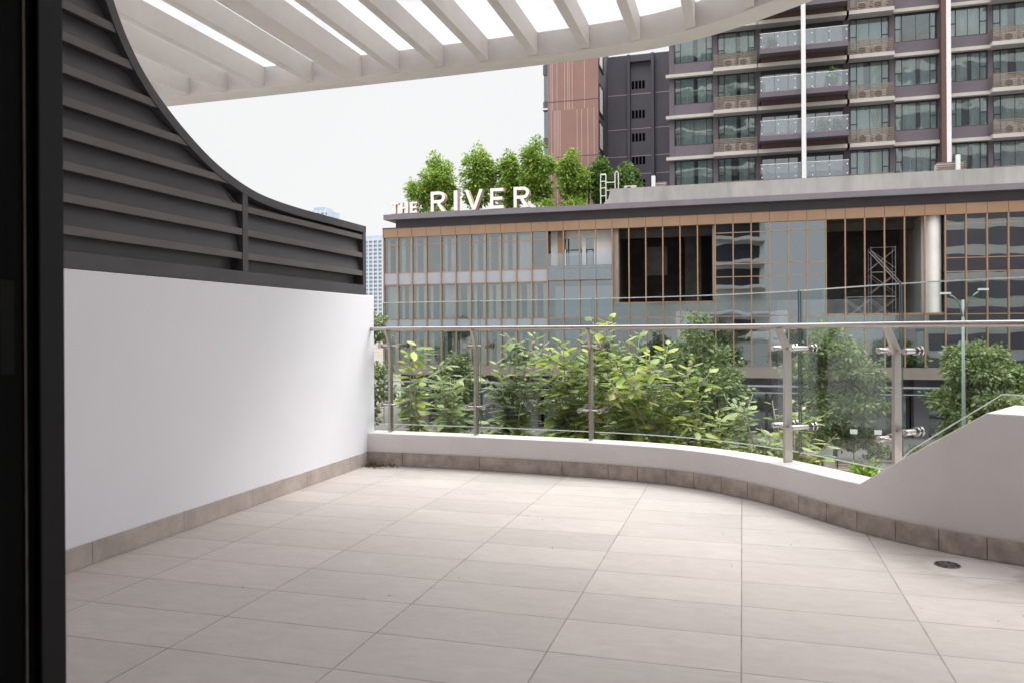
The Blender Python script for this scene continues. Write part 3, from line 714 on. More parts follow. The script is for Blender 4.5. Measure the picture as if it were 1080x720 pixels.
# ------------------------------------------------------------------ podium building
PY = 58.0; MX = [-27.38 + 1.2176 * k for k in range(47)]
Z0, ZT, ZB = -1.585, 8.43, 9.2
pod = thing('commercial_building', 'long glazed bronze podium building across the street', 'building', (0, PY + 10, GZ))
XR = MX[-1]
LOGGIA = range(11, 15); SHELL_A = range(15, 21); SHELL_B = range(27, 32)
CUR_BAYS = range(0, 11)
def z_open(j):
    if j in LOGGIA: return 5.75
    if j in SHELL_A: return 2.95
    if j in SHELL_B or j == 32: return 1.95
    return None
TR = [7.80, 5.60, 4.70, 1.93, 1.03]
for j in range(len(MX) - 1):
    a, b = MX[j] + 0.042, MX[j + 1] - 0.042
    top = z_open(j) or ZT
    g = MB().box(a, b, PY, PY + 0.02, Z0, top)
    left = j < 24
    go = g.build('window', m_cwg if j < 11 else m_cwg_dk, pod)
    for z in TR:
        if z < top: MB().box(a, b, PY - 0.03, PY - 0.002, z - 0.03, z + 0.03).build('transom', m_bronze, go)
    if top < ZT: MB().box(a, b, PY - 0.04, PY + 0.05, top + 0.002, top + 0.08).build('transom', m_bronze, go)
    for z0, z1 in ((4.70, 5.60), (1.03, 1.93)):
        if z1 <= top: MB().box(a, b, *((PY - 0.025, PY - 0.004) if j < 11 else (PY + 0.06, PY + 0.09)), z0 + .031, z1 - .031).build('spandrel_panel', m_spand if j < 11 else m_spand_dk, go)
mw = MB().box(-0.04, 0.04, PY - 0.14, PY + 0.06, Z0, ZT).mesh('mullion', m_bronze)
for j, x in enumerate(MX):
    m = link('mullion', mw, pod); m.location.x += x
MB().box(MX[0] - .06, XR, PY - 0.16, PY + 0.3, ZT + 0.002, ZB).build('fascia', m_bronze_band, pod)
mb = MB()
for x in MX: mb.box(x - 0.012, x + 0.012, PY - 0.168, PY - 0.161, ZT + 0.02, ZB)
mb.box(MX[0] - .06, XR, PY - 0.2, PY - 0.162, ZB - 0.05, ZB + 0.001)
mb.build('fascia_joint', m_frame, pod)
MB().box(MX[0], XR, PY - 0.1, PY + 0.4, -2.36, Z0 - 0.004).build('sill_band', m_beige, pod)
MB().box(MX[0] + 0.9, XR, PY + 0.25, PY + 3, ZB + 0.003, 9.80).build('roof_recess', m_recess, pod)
MB().box(MX[0] + 0.2, XR, PY - 0.55, PY + 27, 9.802, 10.2).build('roof_slab', m_eave, pod)
# floors, inner walls, shells
mb = MB()
for z in (1.5, 5.12): 
    mb.box(MX[0] + .1, MX[11], PY + 0.1, PY + 8, z - 0.4, z)
    mb.box(MX[11], MX[15] , PY + 0.1, PY + 8, z - 0.4, z)
    mb.box(MX[33], XR, PY + 0.1, PY + 8, z - 0.4, z)
    mb.box(MX[21], MX[27], PY + 0.1, PY + 8, z - 0.4, z)
mb.box(MX[15], MX[21], PY + 0.1, PY + 9, 1.1, 1.5); mb.box(MX[27], MX[33], PY + 0.1, PY + 9, 1.1, 1.5)
mb.box(MX[0], XR, PY + 0.1, PY + 9, -2.35, Z0); mb.box(MX[0], XR, PY + 0.31, PY + 9, 8.5, 9.19)
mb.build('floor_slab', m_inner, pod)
for a, b in ((0, 11), (21, 27), (33, 46)): MB().box(MX[a], MX[b], PY + 2.2, PY + 2.4, Z0, 8.49).build('inner_wall', m_int_wall, pod)
MB().box(MX[0] - .06, MX[0] - .002, PY + 0.07, PY + 26, Z0 - .8, ZB).build('end_wall', m_bronze_band, pod)
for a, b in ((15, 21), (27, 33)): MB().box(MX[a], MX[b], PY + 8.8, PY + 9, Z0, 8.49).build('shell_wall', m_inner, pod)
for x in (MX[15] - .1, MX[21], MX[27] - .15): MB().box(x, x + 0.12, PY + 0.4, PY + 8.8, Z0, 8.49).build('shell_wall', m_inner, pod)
MB().box(MX[15] + 2.0, MX[15] + 3.6, PY + 4, PY + 4.3, 5.2, 7.4).build('hanging_duct', m_inner, pod)
MB().box(MX[19], MX[20], PY + 5, PY + 5.4, Z0, 8.49).build('shell_wall', m_inner, pod)
MB().box(MX[15], MX[21], PY + 2, PY + 2.4, 7.9, 8.49).build('ceiling_beam', m_inner, pod)
MB().box(MX[27], MX[33], PY + 2.6, PY + 3, 7.9, 8.49).build('ceiling_beam', m_inner, pod)
MB().box(MX[32] - 0.1, MX[32] + 0.1, PY + 0.5, PY + 8.8, 1.5, 8.49).build('side_wall', m_conc, pod)
MB().box(MX[15] - 0.05, MX[15] + 0.42, PY + 0.12, PY + 0.75, Z0, 8.49).build('concrete_column', m_conc_dk, pod)
MB().box(MX[21] - 0.2, MX[21] + 0.12, PY + 0.1, PY + 0.4, Z0, 8.49).build('concrete_column', m_conc_dk, pod)
mb = MB(); cx = MX[32] + 0.62
mb.prism([(cx + 0.5 * math.cos(t * math.pi / 10), PY + 0.6 + 0.5 * math.sin(t * math.pi / 10)) for t in range(20)], Z0, 8.49, 'z')
mb.build('white_column', m_wh_ext, pod, smooth=True)
# loggia
lx = MX[11]
MB().box(lx + 0.05, lx + 1.0, PY + 0.8, PY + 1.0, 5.14, 8.48).box(lx + 3.35, MX[15] - 0.12, PY + 0.8, PY + 1.0, 5.14, 8.48).box(lx + 2.45, lx + 2.75, PY + 0.8, PY + 1.0, 5.14, 8.48).box(lx + 1.0, lx + 3.35, PY + 0.82, PY + 1.0, 7.9, 8.48).build('loggia_wall', m_wh_ext, pod)
MB().box(lx + 0.65, lx + 1.15, PY + 0.5, PY + 0.795, 5.14, 8.47).build('loggia_pier', m_bronze_band, pod)
for a, b in ((1.2, 2.44), (2.76, 3.34)):
    d_ = MB().box(lx + a, lx + b, PY + 0.86, PY + 0.90, 5.15, 7.88).build('balcony_door', m_cwg_dk, pod)
    MB().box(lx + a, lx + b, PY + 0.80, PY + 0.855, 7.0, 7.08).box(lx + a, lx + a + .08, PY + 0.80, PY + 0.855, 5.15, 6.99).box(lx + b - .08, lx + b, PY + 0.80, PY + 0.855, 5.15, 6.99).build('frame', m_frame, d_)
MB().box(lx + 0.05, MX[15] - 0.05, PY - 0.2, PY - 0.18, 4.75, 6.72).build('balustrade_glass', m_balglass, pod)
# curtains behind the left bays
for j in CUR_BAYS:
    for z0, z1 in ((5.65, 8.40), (1.98, 4.66), (Z0 + .05, 0.98)):
        rr = random.Random(j * 31 + int(z0 * 10))
        if rr.random() < 0.12: continue
        m = MB(); spans = [(0.08, rr.uniform(0.2, 0.45)), (rr.uniform(0.6, 0.95), 1.1)] if rr.random() < 0.75 else [(0.1, 1.1)]
        for a, b in spans:
            k = max(4, int((b - a) / 0.05)); ps = [(MX[j] + a + (b - a) * i / k, PY + 0.45 + 0.045 * ((-1) ** i)) for i in range(k + 1)]
            sec = [[(x, y, z0), (x, y, z1 - 0.1), (x, y + 0.012, z1 - 0.1), (x, y + 0.012, z0)] for x, y in ps]
            m.strip(sec)
        m.build('curtain', m_curt2 if rr.random() < .5 else m_curt, pod)
# ground floor
mb = MB(); mb.box(MX[0] + 0.3, XR, PY + 2.4, PY + 2.7, GZ, -2.37)
for k in range(6): mb.box(MX[2] + 9 * k, MX[2] + 9 * k + 0.9, PY + 0.9, PY + 1.8, GZ, -2.37)
mb.build('ground_floor_wall', m_recess, pod)
MB().box(MX[0] + .2, XR, PY - 0.05, PY + 0.15, -2.98, -2.86).box(MX[0] + .2, XR, PY - 0.05, PY + 0.15, -3.42, -3.36).build('canopy_rail', m_spand, pod)
mb = MB()
for k in range(14):
    x = MX[1] + 3.1 * k
    mb.box(x, x + 2.9, PY + 2.3, PY + 2.39, GZ + .2, -3.5)
mb.build('shopfront_glass', m_cwg_dk, pod)

# roof concrete wall
cw = MB(); cw.prism([(-9.95, 10.203), (-9.45, 10.75), (-9.30, 11.42), (XR, 11.42), (XR, 10.203)], PY + 0.4, PY + 0.75, 'y')
for k in range(4): cw.box(-4 + 9.0 * k, -3.985 + 9.0 * k, PY + 0.394, PY + 0.399, 10.22, 11.40, 1)
tag(cw.build('roof_parapet', [m_conc, m_conc_dk]), 'weathered bare concrete parapet along the podium roof', 'wall')

# sign letters
sign = thing('rooftop_sign', 'white block letters reading THE RIVER on the podium roof edge', 'sign', (-21, PY - 0.2, 10.2))
def letter(ch, x, w, h, zb, dep=0.55):
    m = MB(); st = 0.21 * h / 1.5 + 0.02; y0 = PY - 0.45; y1 = y0 + dep
    B = lambda a, b, c, d: m.prism([(x + a, zb + c), (x + b, zb + c), (x + b, zb + d), (x + a, zb + d)], y0, y1, 'y', 0, 1)
    if ch == 'T': B(0, w, h - st, h); B(w / 2 - st / 2, w / 2 + st / 2, 0, h - st - .001)
    if ch == 'H': B(0, st, 0, h); B(w - st, w, 0, h); B(st + .001, w - st - .001, h / 2 - st / 2, h / 2 + st / 2)
    if ch == 'E':
        B(0, st, 0, h)
        for z in (0, h / 2 - st / 2, h - st): B(st + .001, w if z != h / 2 - st / 2 else w * .9, z, z + st)
    if ch == 'I': B(0, w, 0, h)
    if ch == 'V':
        s2 = st * 1.12
        m.prism([(x, zb + h), (x + s2, zb + h), (x + w / 2, zb + st * 1.3), (x + w - s2, zb + h), (x + w, zb + h), (x + w / 2 + s2 * .5, zb), (x + w / 2 - s2 * .5, zb)], y0, y1, 'y', 0, 1)
    if ch == 'R':
        B(0, st, 0, h)
        ro = h * 0.29; ri = ro - st; cz = zb + h - ro; cxx = x + w - ro
        arc = lambda r, a0, a1: [(cxx + r * math.cos(a0 + (a1 - a0) * k / 12), cz + r * math.sin(a0 + (a1 - a0) * k / 12)) for k in range(13)]
        m.prism([(x + st + .001, cz + ro)] + arc(ro, math.pi / 2, -math.pi / 2) + [(x + st + .001, cz - ro), (x + st + .001, cz - ri)] + arc(ri, -math.pi / 2, math.pi / 2) + [(x + st + .001, cz + ri)], y0, y1, 'y', 0, 1)
        m.prism([(x + w * .42, cz - ro - .001), (x + w * .42 + st * 1.15, cz - ro - .001), (x + w, zb), (x + w - st * 1.2, zb)], y0, y1, 'y', 0, 1)
    return m.build('letter', [m_letter, m_letter_side], sign)
for ch, x, w in (('T', -26.55, 0.62), ('H', -25.72, 0.60), ('E', -24.86, 0.50)): letter(ch, x, w, 0.86, 10.26, 0.35)
for ch, x, w in (('R', -23.2, 1.18), ('I', -21.3, 0.30), ('V', -20.4, 1.45), ('E', -18.35, 1.05), ('R', -16.5, 1.2)): letter(ch, x, w, 1.55, 10.26)
MB().box(-26.6, -24.2, PY - 0.4, PY - 0.15, 10.201, 10.258).box(-23.3, -15.2, PY - 0.4, PY + 0.05, 10.201, 10.258).build('base_rail', m_eave, sign)

# scaffolding
sc = thing('scaffold', 'steel tube scaffold with cross braces inside the open podium bay', 'scaffold', (9, PY + 2, 1.5))
mb = MB(); X = [7.0, 8.55, 10.1]; z0 = 1.52
for lvl in range(4):
    zb = z0 + 1.7 * lvl
    if lvl == 3: continue
    for i, x in enumerate(X):
        if lvl >= 1 and i == 0: continue
        for y in (PY + 1.6, PY + 2.8): mb.tube([(x, y, zb), (x, y, zb + 1.72)], 0.028, 6)
        for q in (0.9, 1.65): mb.tube([(x, PY + 1.6, zb + q), (x, PY + 2.8, zb + q)], 0.022, 6)
    for a, b in zip(X, X[1:]):
        if lvl >= 1 and a == X[0]: continue
        for y in (PY + 1.6, PY + 2.8):
            mb.tube([(a, y, zb + .2), (b, y, zb + 1.5)], 0.018, 6); mb.tube([(a, y, zb + 1.5), (b, y, zb + .2)], 0.018, 6)
        mb.tube([(a, PY + 1.6, zb + 1.66), (b, PY + 1.6, zb + 1.66)], 0.022, 6)
mb.build('tube_frame', m_scaf, sc)
mb = MB(); mb.tube([(8.4, PY + 1.5, 6.3), (10.4, PY + 1.5, 3.9)], 0.04, 6); mb.tube([(8.55, PY + 1.5, 6.35), (10.55, PY + 1.5, 3.95)], 0.04, 6); mb.build('ladder', m_scaf, sc)
MB().box(8.5, 10.15, PY + 1.6, PY + 2.8, 3.24, 3.28).build('plank', m_slat, sc)

# ------------------------------------------------------------------ main residential tower
TY = 68.0; ST = 3.45; ZS = 15.28; KS = range(-1, 6)
tow = thing('apartment_tower', 'mauve apartment tower with cream floor ledges and teal windows', 'building', (5, TY + 6, 10.2))
XL, XE = -5.8, 30.0
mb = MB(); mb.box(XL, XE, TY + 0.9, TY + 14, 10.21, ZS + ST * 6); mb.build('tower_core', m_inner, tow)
WB = [(-5.40, -2.23, 'w'), (-1.85, 1.12, 'l'), (8.27, 11.16, 'l'), (11.53, 14.57, 'w'), (15.30, 18.0, 'w'), (18.32, 21.3, 'l'), (27.6, 29.8, 'w')]
PIL = [(-5.8, -5.40), (-2.23, -1.85), (1.12, 1.56), (7.83, 8.27), (11.16, 11.53), (14.57, 15.30), (18.0, 18.32), (21.3, 21.74), (27.2, 27.6), (29.8, 30.0)]
for a, b in PIL: MB().box(a, b, TY - 0.05, TY + 0.9, 10.21, ZS + ST * 6).build('pilaster', m_pilas, tow)
for x0, x1, m in ((14.62, 14.94, m_fin_br), (14.96, 15.28, m_fin_wh)): MB().box(x0, x1, TY - 1.0, TY - 0.052, 12.3, ZS + ST * 6).build('fin', m, tow)
MB().box(4.52, 4.84, TY - 2.4, TY - 2.1, 10.21, ZS + ST * 6).build('fin', m_fin_wh, tow)

def window_parts(w, h, seed, dark):
    """a bay window in its own corner: frame (the part) with pane and curtain meshes"""
    r = random.Random(seed)
    f = MB(); t = 0.06; a = 0.52 if w > 2.6 else 0.45; b = w - a
    f.box(0, w, 0, 0.09, 0, t).box(0, w, 0, 0.09, h - t, h)
    for x in (0, a - t / 2, b - t / 2, w - t): f.box(x, x + t, 0.001, 0.089, t + .001, h - t - .001)
    f.box(t + .001, a - t / 2 - .001, 0.002, 0.088, h * .46, h * .46 + t); f.box(b + t / 2 + .001, w - t - .001, 0.002, 0.088, h * .46, h * .46 + t)
    f.box((a + b) / 2 - .015, (a + b) / 2 + .015, 0.02, 0.07, t + .001, h - t - .001)
    p = MB().box(t, w - t, 0.04, 0.05, t, h - t)
    c = MB()
    if dark: spans = [(0.08, a - .1), (b + .15, w - .1)] if r.random() < .6 else []
    elif r.random() < 0.55: spans = [(0.08, w - .08)]
    else:
        g = r.uniform(.35, .6) * w; gw = r.uniform(.2, .8); spans = [(0.08, g - gw / 2), (g + gw / 2, w - .08)]
    for x0, x1 in spans:
        k = max(4, int((x1 - x0) / 0.07)); ps = [(x0 + (x1 - x0) * i / k + r.uniform(-.012, .012), 0.22 + 0.05 * ((-1) ** i) + r.uniform(-.02, .02)) for i in range(k + 1)]
        c.strip([[(x, y, 0.02), (x, y, h - .02), (x, y + .015, h - .02), (x, y + .015, 0.02)] for x, y in ps])
    return f, p, c
CACHE = {}
def put_window(parent, x0, x1, z, h, var):
    key = (round(x1 - x0, 2), h, var)
    if key not in CACHE:
        f, p, c = window_parts(x1 - x0, h, var * 7 + 3, var == 4)
        CACHE[key] = (f.mesh('window', m_frame), p.mesh('pane', m_wglass), c.mesh('curtain', m_curt if var % 2 else m_curt2) if c.v else None)
    fm, pm, cm = CACHE[key]
    o = link('window', fm, parent); o.location += Vector((x0, TY + 0.02, z))
    for nm, me in (('pane', pm), ('curtain', cm)):
        if me:
            q = bpy.data.objects.new(nm, me); COL.objects.link(q); q.parent = o
    return o
acs = []
vr = random.Random(8)
for k in KS:
    zb = ZS + ST * k; vis = k >= 0
    for a, b in ((XL - 0.25, -1.85), (11.16, 14.60), (15.30, 18.3), (27.3, XE)):
        MB().box(a, b, TY - 0.45, TY - 0.055, zb - 0.12, zb + 0.14).build('floor_ledge', m_band, tow)
    for a, b, tp in WB:
        put_window(tow, a + .01, b - .01, zb + (1.12 if tp == 'w' else 0.62), 2.16 if tp == 'w' else 2.66, vr.choice([0, 1, 2, 3, 4, 5, 1, 3, 6]))
        if tp == 'w': MB().box(a, b, TY + 0.0, TY + 0.12, zb + 0.0, zb + 1.115).build('spandrel_panel', m_purp, tow)
        else:
            MB().box(a, b, TY + 0.0, TY + 0.12, zb + 0.0, zb + 0.615).build('spandrel_panel', m_recess, tow)
        MB().box(a, b, TY + 0.0, TY + 0.14, zb + 3.285, zb + 3.445).build('window_head', m_frame, tow)
        if tp == 'l':
            le = MB().box(a - 0.32, b + 0.2, TY - 1.15, TY - 0.052, zb - 0.16, zb + 0.14).build('service_ledge', m_band, tow)
            sl = MB()
            for i in range(8):
                z = zb + 0.20 + i * 0.132
                sl.box(a - 0.25, b + 0.12, TY - 1.10, TY - 1.07, z, z + 0.068); sl.box(a - 0.25, a - 0.22, TY - 1.069, TY - 0.1, z, z + 0.068); sl.box(b + 0.09, b + 0.12, TY - 1.069, TY - 0.1, z, z + 0.068)
            for i in range(5):
                x = a - 0.23 + (b - a + 0.32) * i / 4; sl.box(x - .02, x + .02, TY - 1.068, TY - 1.04, zb + 0.145, zb + 1.25)
            sl.build('slat_screen', m_slat, le)
            if vis: acs.append((a, b, zb, k))
    # long balcony between the two ledges, and one more to the right
    for bx0, bx1 in ((1.56, 7.83), (21.74, 27.2)):
        MB().box(bx0 - 0.3, bx1 + 0.3, TY - 1.15, TY - 0.052, zb - 0.16, zb + 0.14).build('floor_ledge', m_band, tow)
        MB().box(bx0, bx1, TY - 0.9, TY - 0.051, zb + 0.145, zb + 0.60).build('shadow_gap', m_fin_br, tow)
        bal = MB().box(bx0 - 0.12, bx1 + 0.12, TY - 2.05, TY - 0.049, zb + 0.605, zb + 1.0).build('balcony', m_purp, tow)
        gl = MB().box(bx0 - 0.10, bx1 + 0.10, TY - 2.04, TY - 2.025, zb + 0.85, zb + 2.15)
        gl.box(bx0 - 0.10, bx0 - 0.085, TY - 2.02, TY - 0.1, zb + 1.01, zb + 2.15); gl.box(bx1 + 0.085, bx1 + 0.10, TY - 2.02, TY - 0.1, zb + 1.01, zb + 2.15)
        gl.build('balustrade', m_balglass, bal)
        hr = MB()
        for i in range(6):
            x = bx0 + (bx1 - bx0) * i / 5
            for q in (1.15, 1.85): hr.tube([(x, TY - 2.10, zb + q), (x, TY - 2.0, zb + q)], 0.05, 8)
        hr.box(bx0 - 0.11, bx1 + 0.11, TY - 2.05, TY - 2.01, zb + 2.151, zb + 2.19)
        hr.build('rail_fitting', m_fin_wh, bal)
        dz = zb + 1.01
        df = MB(); nd = 6
        for i in range(nd + 1):
            x = bx0 + 0.02 + (bx1 - bx0 - 0.1) * i / nd; df.box(x, x + 0.07, TY + 0.02, TY + 0.1, dz, zb + 3.28)
        df.box(bx0, bx1, TY + 0.0, TY + 0.14, zb + 3.0, zb + 3.44)
        d_ = df.build('sliding_door', m_frame, tow)
        MB().box(bx0 + .03, bx1 - .03, TY + 0.05, TY + 0.06, dz, zb + 2.99).build('pane', m_balglass, d_)
        cur = MB(); rr = random.Random(k * 5 + int(bx0))
        for i in range(nd):
            if rr.random() < .55: continue
            x0 = bx0 + .1 + (bx1 - bx0 - .1) * i / nd; x1 = x0 + rr.uniform(.4, .95)
            kk = 10; ps = [(x0 + (x1 - x0) * q / kk, TY + 0.3 + 0.04 * ((-1) ** q)) for q in range(kk + 1)]
            cur.strip([[(x, y, dz), (x, y, zb + 2.95), (x, y + .012, zb + 2.95), (x, y + .012, dz)] for x, y in ps])
        if cur.v: cur.build('curtain', m_curt2, d_)

for x, zk, h, lab in ((6.9, 1, 1.5, 'potted palm at the right end of the second long balcony of the tower'), (6.2, 0, .9, 'bushy pot plant at the right end of the lowest long balcony'), (7.2, 0, .8, 'small pot plant in the right corner of the lowest long balcony'), (2.3, 2, .8, 'pot plant at the left end of the third long balcony of the tower')):
    zf = ZS + ST * zk + 1.003; t = thing('potted_plant', lab, 'plant', (x, TY - 1.2, zf), 'pot plants on the tower balconies'); m = MB()
    m.strip([[(x + r_ * math.cos(q * math.pi / 6), TY - 1.2 + r_ * math.sin(q * math.pi / 6), zf + z_) for q in range(12)] for r_, z_ in ((.15, 0), (.2, .35))]); m.build('pot', m_beige, t)
    P, A, B_ = cloud(np.random.default_rng(int(x * 10)), [((x, TY - 1.2, zf + .35 + h * .45), (.35, .3, h * .45))], 30, 10, .16, .22)
    link('foliage', leaf_mesh('foliage', P, A, B_, m_leaf_roof_dk, .15, .15), t)

# air conditioners standing on the service ledges
def ac_thing(x, y, z, label, group):
    t = thing('air_conditioner', label, 'air conditioner', (x, y, z), group)
    MB().box(x - .45, x + .45, y - .17, y + .17, z + 0.02, z + .72).build('casing', m_ac, t)
    m = MB(); c = (x - .1, z + .37)
    m.prism([(c[0] + .27 * math.cos(q * math.pi / 9), c[1] + .27 * math.sin(q * math.pi / 9)) for q in range(18)], y - .20, y - .172, 'y')
    m.build('fan_grille', m_frame, t)
    MB().box(x - .4, x + .4, y - .12, y + .12, z, z + .018).build('feet', m_frame, t)
    return t
WHERE = {-1.85: 'left of the long balconies', 8.27: 'right of the long balconies', 18.32: 'near the right photo edge'}
FLR = ['lowest', 'second', 'third', 'fourth', 'fifth', 'sixth', 'seventh']
for a, b, zb, k in acs:
    for i, fx in enumerate((0.32, 0.72)):
        ac_thing(a + (b - a) * fx, TY - 0.62, zb + 0.142, f"{('left', 'right')[i]} air conditioner on the {FLR[k]} slatted ledge {WHERE[a]}", 'air conditioners on the tower ledges')

# ------------------------------------------------------------------ slate stair core and terracotta tower
core = thing('stair_tower', 'windowless slate grey stair tower with two tall ribs', 'building', (-9, 79, 10.2))
CY = 76.0
MB().box(-12.3, -6.2, CY, CY + 8, 10.21, 27.2).build('wall', m_core, core)
for x in (-10.25, -8.0): MB().box(x - .13, x + .13, CY - 0.5, CY - .002, 10.21, 27.1).build('rib', m_core, core)
MB().box(-10.1, -8.15, CY - .45, CY - .002, 26.4, 27.0).build('rib_cap', m_core, core)
mb = MB()
for z in (23.4, 20.1, 17.5, 15.8, 13.2):
    for a, b in ((-12.3, -10.4), (-10.1, -8.15), (-7.85, -6.2)): mb.box(a, b, CY - .012, CY - .003, z, z + .07)
mb.build('joint_line', m_core_line, core)
for z in (24.3, 21.5, 19.3, 17.1, 14.9):
    w_ = MB()
    for i in range(4): w_.box(-10.0 + i * .33, -10.0 + i * .33 + .24, CY - .02, CY - .003, z - .38, z + .38)
    w_.build('vent_window', m_dark, core)
red = thing('terracotta_tower', 'tower with ribbed terracotta cladding and a narrow glazed edge', 'building', (-14.5, 75, 10.2))
MB().box(-16.78, -12.3, 70.3, 76.5, 10.21, 31).build('tower_body', m_core, red)
for z0, z1 in ((10.21, 16.55), (16.62, 21.55), (21.62, 31)): MB().box(-16.8, -12.2, 70.0, 70.29, z0, z1).build('cladding', m_red, red)
MB().box(-16.8, -12.2, 70.1, 70.28, 16.551, 16.619).box(-16.8, -12.2, 70.1, 70.28, 21.551, 21.619).build('joint_strip', m_core_line, red)
MB().box(-17.25, -16.81, 70.4, 76, 10.21, 31).build('glazed_edge', m_cwg_dk, red)
for i in range(7): MB().box(-17.3, -16.805, 70.3, 70.39, 11 + i * 3.3, 11.9 + i * 3.3).build('edge_panel', m_core, red)
MB().box(-17.35, -16.8, 70.15, 70.29, 21.0, 21.15).box(-17.35, -16.8, 70.15, 70.29, 14.3, 14.45).build('edge_ledge', m_fin_wh, red)
for z in (14.1, 17.3, 20.6, 24.8):
    w_ = MB().box(-12.298, -12.24, 70.9, 73.4, z - .1, z + 2.6).build('window', m_frame, red)
    MB().box(-12.239, -12.225, 71.1, 72.6, z + .15, z + 2.35).build('blind', m_fin_wh, w_)

# ------------------------------------------------------------------ rooftop things
lp = thing('roof_lamp', 'slim black lamp post with two spotlights on the podium roof', 'lamp post', (-11.3, 60.5, 10.2))
MB().tube([(-11.3, 60.5, 10.2), (-11.3, 60.5, 12.55)], 0.06, 8).build('pole', m_black, lp)
for s_ in (-1, 1): MB().tube([(-11.3, 60.5, 11.75), (-11.3 + s_ * .22, 60.4, 11.85), (-11.3 + s_ * .36, 60.35, 11.76)], [0.03, 0.05, 0.13], 10).build('spotlight', m_black, lp)
cg = thing('cage_ladder', 'white steel cage ladder over the end of the concrete parapet', 'ladder', (-9.7, 60, 10.2))
mb = MB()
for x in (-10.3, -9.9, -9.2, -8.95): mb.tube([(x, 60, 10.2), (x, 60, 12.85)], 0.035, 6)
for z in (11.2, 11.8, 12.3, 12.8): mb.tube([(-10.3, 60, z), (-9.9, 60, z)], 0.03, 6)
for z in (11.6, 12.2): mb.tube([(-9.9, 60, z), (-9.2, 60, z)], 0.03, 6)
mb.tube([(-10.3, 60, 12.85), (-9.9, 60, 12.85)], .035, 6); mb.tube([(-9.2, 60, 12.85), (-9.07, 60, 13.0), (-8.95, 60, 12.85)], .035, 6)
mb.build('ladder_frame', m_fin_wh, cg)
ac_thing(-8.2, 61.2, 11.35, 'pale box unit by itself beside the cage ladder on the podium roof', None)
bx = thing('roof_plinth', 'small concrete plinth under the lone roof unit', 'plinth', (-8.2, 61.2, 10.2)); MB().box(-8.8, -7.6, 60.9, 61.5, 10.202, 11.347).build('block', m_conc, bx)
for x, y, w, lab in ((-6.35, 66.2, 1.0, 'slatted beige plant enclosure against the slate stair tower'), (14.45, 64.0, 1.9, 'slatted beige plant enclosure below the brown fin of the tower')):
    e = thing('plant_enclosure', lab, 'enclosure', (x, y, 10.2)); m = MB()
    hh = 2.8 if x > 0 else 3.0
    for i in range(int(hh / 0.16)): m.box(x - w / 2, x + w / 2, y - .5, y - .45, 10.25 + i * .16, 10.34 + i * .16); m.box(x + w / 2 - .05, x + w / 2, y - .449, y + .9, 10.25 + i * .16, 10.34 + i * .16)
    m.build('slat_screen', m_slat, e)
    MB().box(x - w / 2 + .1, x + w / 2 - .1, y - .3, y + .8, 10.21, 10.1 + hh).build('casing', m_ac, e)
    MB().box(x - (w / 2 + .2 if x < 0 else -.25), x - (w / 2 - .1 if x < 0 else -.52), y - .8, y - .55, 10.21, 10.2 + hh + .35).build('end_panel', m_fin_wh, e)

# ------------------------------------------------------------------ trees
def tree(name, label, cat, group, x, y, zb, ht, ells, leaf, nclump, per, clump_r, lsize, tr=0.1, seed=1, multi=1):
    t = thing(name, label, cat, (x, y, zb), group); rg = np.random.default_rng(seed); r = random.Random(seed)
    tk = MB()
    for k in range(multi):
        dx = (k - (multi - 1) / 2) * 0.35
        pts = [(x + dx, y, zb)]
        for i in range(1, 7): pts.append((x + dx + r.uniform(-.12, .12) * ht * .06 * i, y + r.uniform(-.12, .12) * ht * .05 * i, zb + ht * 0.68 * i / 6))
        tk.tube(pts, [tr * (1 - 0.13 * i) for i in range(7)], 8)
        for e in ells:
            i = r.randint(1, 4); p = Vector(pts[i]); c = Vector(e[0]); q = p.lerp(c, .5) + Vector((0, 0, .1))
            tk.tube([p, q, c], [tr * .45, tr * .3, tr * .1], 6)
    tk.build('trunk', m_bark, t, smooth='all')
    P, A, B_ = cloud(rg, ells, nclump, per, clump_r, lsize)
    link('crown', leaf_mesh('crown', P, A, B_, leaf, .12, .1), t)
    return t

def cone_crown(x, y, z0, z1, w, r, n=9):
    """upright crown of lobes narrowing to the top"""
    e = []
    for i in range(n):
        f = i / (n - 1); z = z0 + (z1 - z0) * (0.12 + 0.76 * f); ww = w * (math.sin(math.pi * (0.22 + 0.68 * f)) ** 0.8) * 0.5
        for k in range(3 if f < .8 else 1):
            a = r.uniform(0, 6.28); d = ww * .55 if f < .8 else 0
            e.append(((x + d * math.cos(a), y + d * math.sin(a), z + r.uniform(-.2, .2)), (ww * .55, ww * .55, (z1 - z0) * .12)))
    return e

roofT = [(-25.4, 63.5, 16.35, 4.7, 0, 'broad pale green rooftop tree behind the word THE, leftmost of the row'), (-21.5, 64, 17.1, 3.0, 0, 'tall narrow rooftop tree behind the letters I and V'),
         (-18.9, 64.5, 16.7, 2.6, 0, 'slim rooftop tree rising above the letter E'), (-16.2, 63.5, 17.0, 3.1, 0, 'airy bright rooftop tree above the last letter R'),
         (-13.1, 63.0, 16.0, 2.7, 0, 'bright green rooftop tree left of the roof lamp, before the terracotta tower'), (-11.2, 65.0, 15.4, 2.2, 1, 'darker rooftop tree right of the roof lamp'),
         (-9.2, 66.0, 15.2, 2.8, 1, 'dark rounded rooftop tree before the slate stair tower')]
for i, (x, y, zt, w, dk, lab) in enumerate(roofT):
    r = random.Random(40 + i)
    tree('rooftop_tree', lab, 'tree', 'trees in a row on the podium roof', x, y, 10.2, zt - 10.2, cone_crown(x, y, 11.0 + .4 * (i % 2), zt, w * 0.88, r), m_leaf_roof_dk if dk else m_leaf_roof, 520 if w < 4 else 700, 17, 0.28, 0.26, 0.09, 70 + i, 1)
